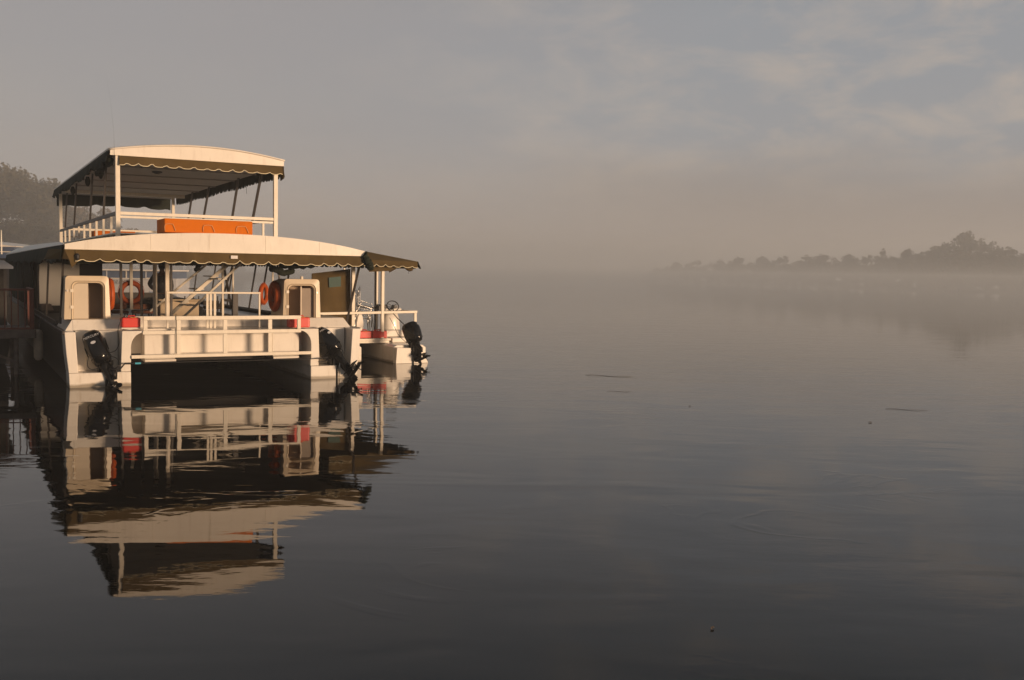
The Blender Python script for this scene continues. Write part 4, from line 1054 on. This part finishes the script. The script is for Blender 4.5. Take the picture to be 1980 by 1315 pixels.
    # white pointed bow board standing by the rail
    Q('pointed_board', MB().prism_xz([(7.43, .605), (7.62, .605), (7.625, .98), (7.60, 1.16), (7.53, 1.33), (7.46, 1.16), (7.43, .98)], 4.12, 4.16), GEL, bevel=.008)
build_pontoon()
can(7.55, 3.98, .602, .42, .24, .19, 'left red fuel can on the stern shelf of the small pontoon boat')
can(8.0, 3.98, .602, .40, .24, .19, 'right red fuel can on the stern shelf of the small pontoon boat')
outboard(8.54, 2.82, 0.50, math.radians(-26), math.radians(30), math.radians(4), 'black outboard motor raised behind the small pontoon boat', '30', .88)
hose('fuel_hose', [(8.28, 3.9, 1.15), (8.32, 3.7, .95), (8.38, 3.5, .7), (8.5, 3.2, .5)], .007, 'thin black hose from the console to the pontoon boat motor')
hose('control_cable', [(8.62, 4.6, 1.28), (8.72, 4.4, 1.1), (8.78, 4.1, .95), (8.80, 3.6, .75)], .012, 'thick black control cable running down the console front', 'cable')

# ---- stacked chrome chairs on the pontoon boat
def build_chairs():
    def chair_parts(root):
        fr = MB()
        for sx in (-.2, .2):
            fr.tube([(sx, -.2, 0), (sx, -.18, .43), (sx, .2, .45), (sx, .27, .80)], .011, 6)
            fr.tube([(sx, .24, 0), (sx, .14, .44)], .011, 6)
        fr.tube([(-.2, .27, .80), (-.12, .285, .86), (.12, .285, .86), (.2, .27, .80)], .011, 6)
        fr.tube([(-.2, -.18, .43), (.2, -.18, .43)], .010, 6)
        obj('frame', fr, CHROME, root, smooth=True)
        sl = MB()
        for k in range(6): sl.tube([(-.2, -.12 + k*.06, .445), (.2, -.12 + k*.06, .445)], .006, 5)
        obj('seat_wires', sl, CHROME, root, smooth=True)
        bl = MB()
        for k in range(4): bl.tube([(-.2, .235 + k*.012, .58 + k*.07), (.2, .235 + k*.012, .58 + k*.07)], .006, 5)
        obj('back_wires', bl, CHROME, root, smooth=True)
    names = ['lowest chrome chair in the stack on the pontoon boat', 'second lowest chrome chair of the stack on the pontoon boat', 'third chrome chair from the bottom of the pontoon boat stack',
             'fourth chrome chair from the bottom of the pontoon boat stack', 'second highest chrome chair of the pontoon boat stack', 'topmost chrome chair of the stack on the pontoon boat']
    base = None
    for i in range(6):
        p = bw(8.08 - .02*i + (.05 if i % 2 else 0), 5.3, .62 + .085*i)
        if base is None:
            base = empty('chrome_chair', p, YAW + .9, names[0], 'chair', 'stacked chrome chairs'); chair_parts(base); r = base
        else:
            r = base.copy(); COL.objects.link(r); r['label'] = names[i]; r.location = p
            for ch in list(base.children):
                c = ch.copy(); COL.objects.link(c); c.parent = r
        r.rotation_euler = (math.radians(4 * i - 6), math.radians(-3 * i), YAW + .9 + .04*i)
build_chairs()

# ------------------------------------------------------------------ timber jetty on the left
def build_jetty():
    r = frame('jetty', -0.45, 3.0, .82, 'dark red brown timber jetty with railing beside the tour boat', 'jetty')
    def Q(name, mb, m, parent=None, **k): return obj(name, mb, m, parent or r, **k)
    me = MB().box(-.07, .07, 0.02, 1.98, .135, .165).mesh('plank', WOODG)
    for k in range(52):
        o = Q('plank', me, None); o.location = (-.08 - k*.147, 0, random.uniform(-.003, .003)); o.rotation_euler = (0, 0, random.uniform(-.006, .006))
    Q('edge_beam', MB().box(-7.8, .02, -.03, .015, -.02, .16), WOODG, bevel=.006)
    Q('end_beam', MB().box(-.0, .045, .02, 2.0, -.02, .16), WOODG)
    Q('joist', MB().box(-7.8, -.02, .8, .9, -.02, .12), WOODG)
    rl = Q('railing', MB().box(-7.8, .02, -.02, .05, 1.02, 1.065), WOODR, bevel=.006)
    Q('bottom_rail', MB().box(-7.8, .0, -.01, .04, .17, .215), WOODR, rl)
    me = MB().box(-.011, .011, 0.0, .022, .216, 1.018).mesh('baluster', WOODR)
    for k in range(56):
        o = Q('baluster', me, None, rl); o.location = (-.172 - k*.1325, 0, 0)
    for x in (-.035, -2.6, -5.2): Q('rail_post', MB().box(x - .045, x + .045, -.01, .08, .17, 1.06), WOODR, rl, bevel=.005)
    Q('side_rail', MB().box(-.04, .02, .05, 1.95, 1.02, 1.06), WOODR, rl)
    me = MB().box(-.02, .0, 0.0, .022, .17, 1.018).mesh('baluster', WOODR)
    for k in range(12):
        o = Q('baluster', me, None, rl); o.location = (0, .15 + k*.15, 0)
    for x in (-.35, -1.02, -3.0, -5.2, -7.4):
        for y in (.15, 1.8): Q('pile', MB().tube([(x, y, -1.6), (x, y, -.021)], .05, 10), WOODG, smooth=True)
    Q('cross_tie', MB().bar((-1.02, .1, -.25), (-.35, .1, -.55), .05), WOODG)
build_jetty()
fd = frame('fender', -0.30, 4.0, .58, 'long pale cylindrical fender hanging between jetty and hull', 'fender')
obj('body', MB().loft([[(rad*math.cos(a), rad*math.sin(a), z) for a in [k*math.pi/8 for k in range(16)]] for z, rad in ((-.36,.03),(-.34,.07),(-.28,.098),(0,.105),(.28,.098),(.33,.07),(.35,.03))]), FENDER, fd, smooth=True)
obj('rope', MB().tube([(0,0,.35),(.03,0,.5),(.08,0,.62)], .012, 6), BLKR, fd)

# ------------------------------------------------------------------ boats in the background
def build_background_boats():
    # C: white cruiser seen through the lower deck
    d = 58.0
    c = empty('white_cruiser', (-22.6, d, 0), math.radians(4), 'white river cruiser with a window band and faded lettering, seen through the lower deck', 'boat')
    obj('hull', MB().loft([[(x, -1.6*s + 1.6, -.3), (x, -1.9*s + 1.6, 1.76), (x, 1.9*s + 1.6, 1.76), (x, 1.6*s + 1.6, -.3)] for x, s in ((-6.5, .9), (-2, 1), (1.2, .95), (3.2, .8))]), GREYW, c, bevel=.03)
    wb = obj('window_band', MB().box(-6.3, 3.0, -.12, 3.2, 1.762, 2.16), BLUEG, c)
    for k in range(9): obj('window_post', MB().box(-6.2 + k*1.1, -6.14 + k*1.1, -.16, -.122, 1.765, 2.158), GREYW if k % 3 else ALU, c)
    obj('roof', MB().box(-6.6, 3.1, -.35, 3.4, 2.162, 2.25), ROOFW, c, bevel=.02)
    obj('side_stripe', MB().box(-6.4, 3.1, -.335, -.31, 1.70, 1.745), ALU, c)
    cu = bpy.data.curves.new('t', 'FONT'); cu.body = 'RIVER CRUISES'[6:]; cu.size = .30; cu.extrude = .004; cu.shear = .45; cu.space_character = 1.25
    to = bpy.data.objects.new('t', cu); COL.objects.link(to); bpy.context.view_layer.update()
    me = bpy.data.meshes.new_from_object(to.evaluated_get(bpy.context.evaluated_depsgraph_get())); bpy.data.objects.remove(to)
    me.materials.clear(); me.materials.append(INKG)
    me.transform(Matrix.Rotation(math.pi/2, 4, 'X'))
    o = obj('lettering', me, None, c); o.location = (-.45, -.33, 1.42)
    obj('cabin_rail', MB().tube([(2.2, -.3, 1.76), (2.2, -.3, 1.2)], .05, 8).tube([(2.5, -.3, 1.76), (1.6, -.3, 1.76)], .03, 8), ALU, c)
    # B: arched white roof behind the left awning
    b = empty('arched_roof_boat', (-27.6, 50, 0), math.radians(3), 'boat with a cream arched roof and blue side panels behind the left awning', 'boat')
    n = 24; poly = [(-6 + 9.6*i/n, 3.26) for i in range(n+1)] + [(-6 + 9.6*i/n, 3.29 + .36*math.cos(max(-1, min(1, (i/n - .55)/.45))*math.pi/2)**1.2) for i in range(n, -1, -1)]
    obj('roof', MB().prism_xz(poly, -1.5, 4), ROOFW, b)
    obj('side_panel', MB().box(-6, 3.5, -1.45, 3.9, 2.72, 3.255), BLUEG, b)
    obj('panel_trim', MB().box(-6, 3.5, -1.49, -1.452, 3.00, 3.04), ALU, b)
    obj('cabin', MB().box(-6, 3.2, -1.2, 3.6, .6, 2.715), DARKIN, b)
    obj('hull', MB().loft([[(-6.5, -1.6, -.2), (-6.5, -1.8, .95), (-6.5, 4, .95), (-6.5, 3.8, -.2)], [(2.5, -1.6, -.2), (3.0, -1.8, .95), (3.0, 4, .95), (2.5, 3.8, -.2)], [(4.6, 1, .1), (5.4, 1, 1.1), (5.4, 1.2, 1.1), (4.6, 1.2, .1)]]), HULLSIDE, b)
    obj('mast', MB().tube([(3.55-.6, -1.6, 2.9), (3.55-.6, -1.6, 3.6), (3.56-.6, -1.62, 4.05)], [.035, .028, .02], 7), ALU, b)
    # D: grey roofed launch lying alongside, seen behind the jetty
    e = frame('grey_roof_launch', -2.6, 6.3, 0, 'low dark launch with a pale grey roof behind the jetty at the left edge', 'boat')
    obj('roof', MB().loft([[(-1.9, y, 2.36), (-1.7, y, 2.50), (0, y, 2.66), (1.7, y, 2.50), (1.9, y, 2.36), (1.9, y, 2.30), (-1.9, y, 2.30)] for y in (-.3, 11)]), GREYW, e)
    obj('cabin', MB().box(-1.7, 1.7, .5, 10.5, .82, 2.298), DARKIN, e)
    obj('aft_bulkhead', MB().box(-1.75, 1.75, .44, .498, .82, 2.29), DARKIN, e)
    for k in range(4): obj('window', MB().box(-1.5 + k*.78, -1.0 + k*.78, .415, .438, 1.72, 2.12), mat('window glow', (0, 0, 0)), e)
    for x in (-1.7, 0.1, 1.72): obj('roof_post', MB().box(x - .03, x + .03, -.2, -.14, .8, 2.30), ALUD, e)
    obj('hull', MB().loft([[(-1.6, y, -.3), (-1.9, y, .82), (1.9, y, .82), (1.6, y, -.3)] for y in (-.5, 9.5)] + [[(-.2, 12.5, .1), (-.3, 13, 1.0), (.3, 13, 1.0), (.2, 12.5, .1)]]), HULLSIDE, e)
    # lit mooring post seen against the dark boats
    p = frame('mooring_post', -1.15, 5.6, 1.0, 'slim pale post lit by the sun above the jetty railing', 'post')
    obj('pole', MB().tube([(0, 0, -.9), (.005, 0, .8), (0, 0, 1.42)], .022, 8), ALU, p, smooth=True)
    obj('collar', MB().tube([(0, 0, 1.3), (0, 0, 1.42)], .034, 8), ALU, p)
build_background_boats()

# ------------------------------------------------------------------ small things floating on the river
def floaters():
    def reed(px, py, ln, rz, r, label):
        # distance along the water from the picture row, used once for layout
        dep = EYE * F_PX / (py - (509 + .0167*(px + 142)))
        p = wpx(px, dep, 0.004)
        pts = [(ln*(k/8 - .5), .05*ln*math.sin(k*.9), .004 + .004*math.sin(k*1.3)) for k in range(9)]
        o = obj('floating_reed', MB().tube(pts, [r*.2] + [r*.42]*7 + [r*.15], 6), SHORT, smooth=True); o.location = p; o.rotation_euler = (0, 0, rz)
        tag(o, label, 'reed')
    reed(1180, 728, 1.15, -.25, .010, 'long thin reed floating on the open water right of the boats')
    reed(1760, 794, .75, -.2, .008, 'thin reed floating far out on the right')
    reed(1200, 758, .5, .0, .006, 'short reed just below the long floating reed')
    def leaf(px, py, s, label):
        dep = EYE * F_PX / (py - (509 + .0167*(px + 142))); p = wpx(px, dep, 0.006); s *= .42
        vs = [(s*math.cos(a)*(1 + .3*math.cos(2*a)), s*.5*math.sin(a), .006*math.sin(3*a) + .004) for a in [k*math.pi/5 for k in range(10)]]
        o = obj('floating_leaf', MB().add(vs + [(0, 0, .012)], [(i, (i+1) % 10, 10) for i in range(10)]), BARK, solid=.003); o.location = p; o.rotation_euler = (0, 0, px*.37)
        tag(o, label, 'leaf')
    leaf(1395, 1230, .045, 'dark leaf floating alone near the bottom right of the water')
    leaf(1690, 819, .06, 'small dark leaf floating far right on the river')
    leaf(1338, 787, .06, 'dark speck of leaf floating right of the long reed')
floaters()
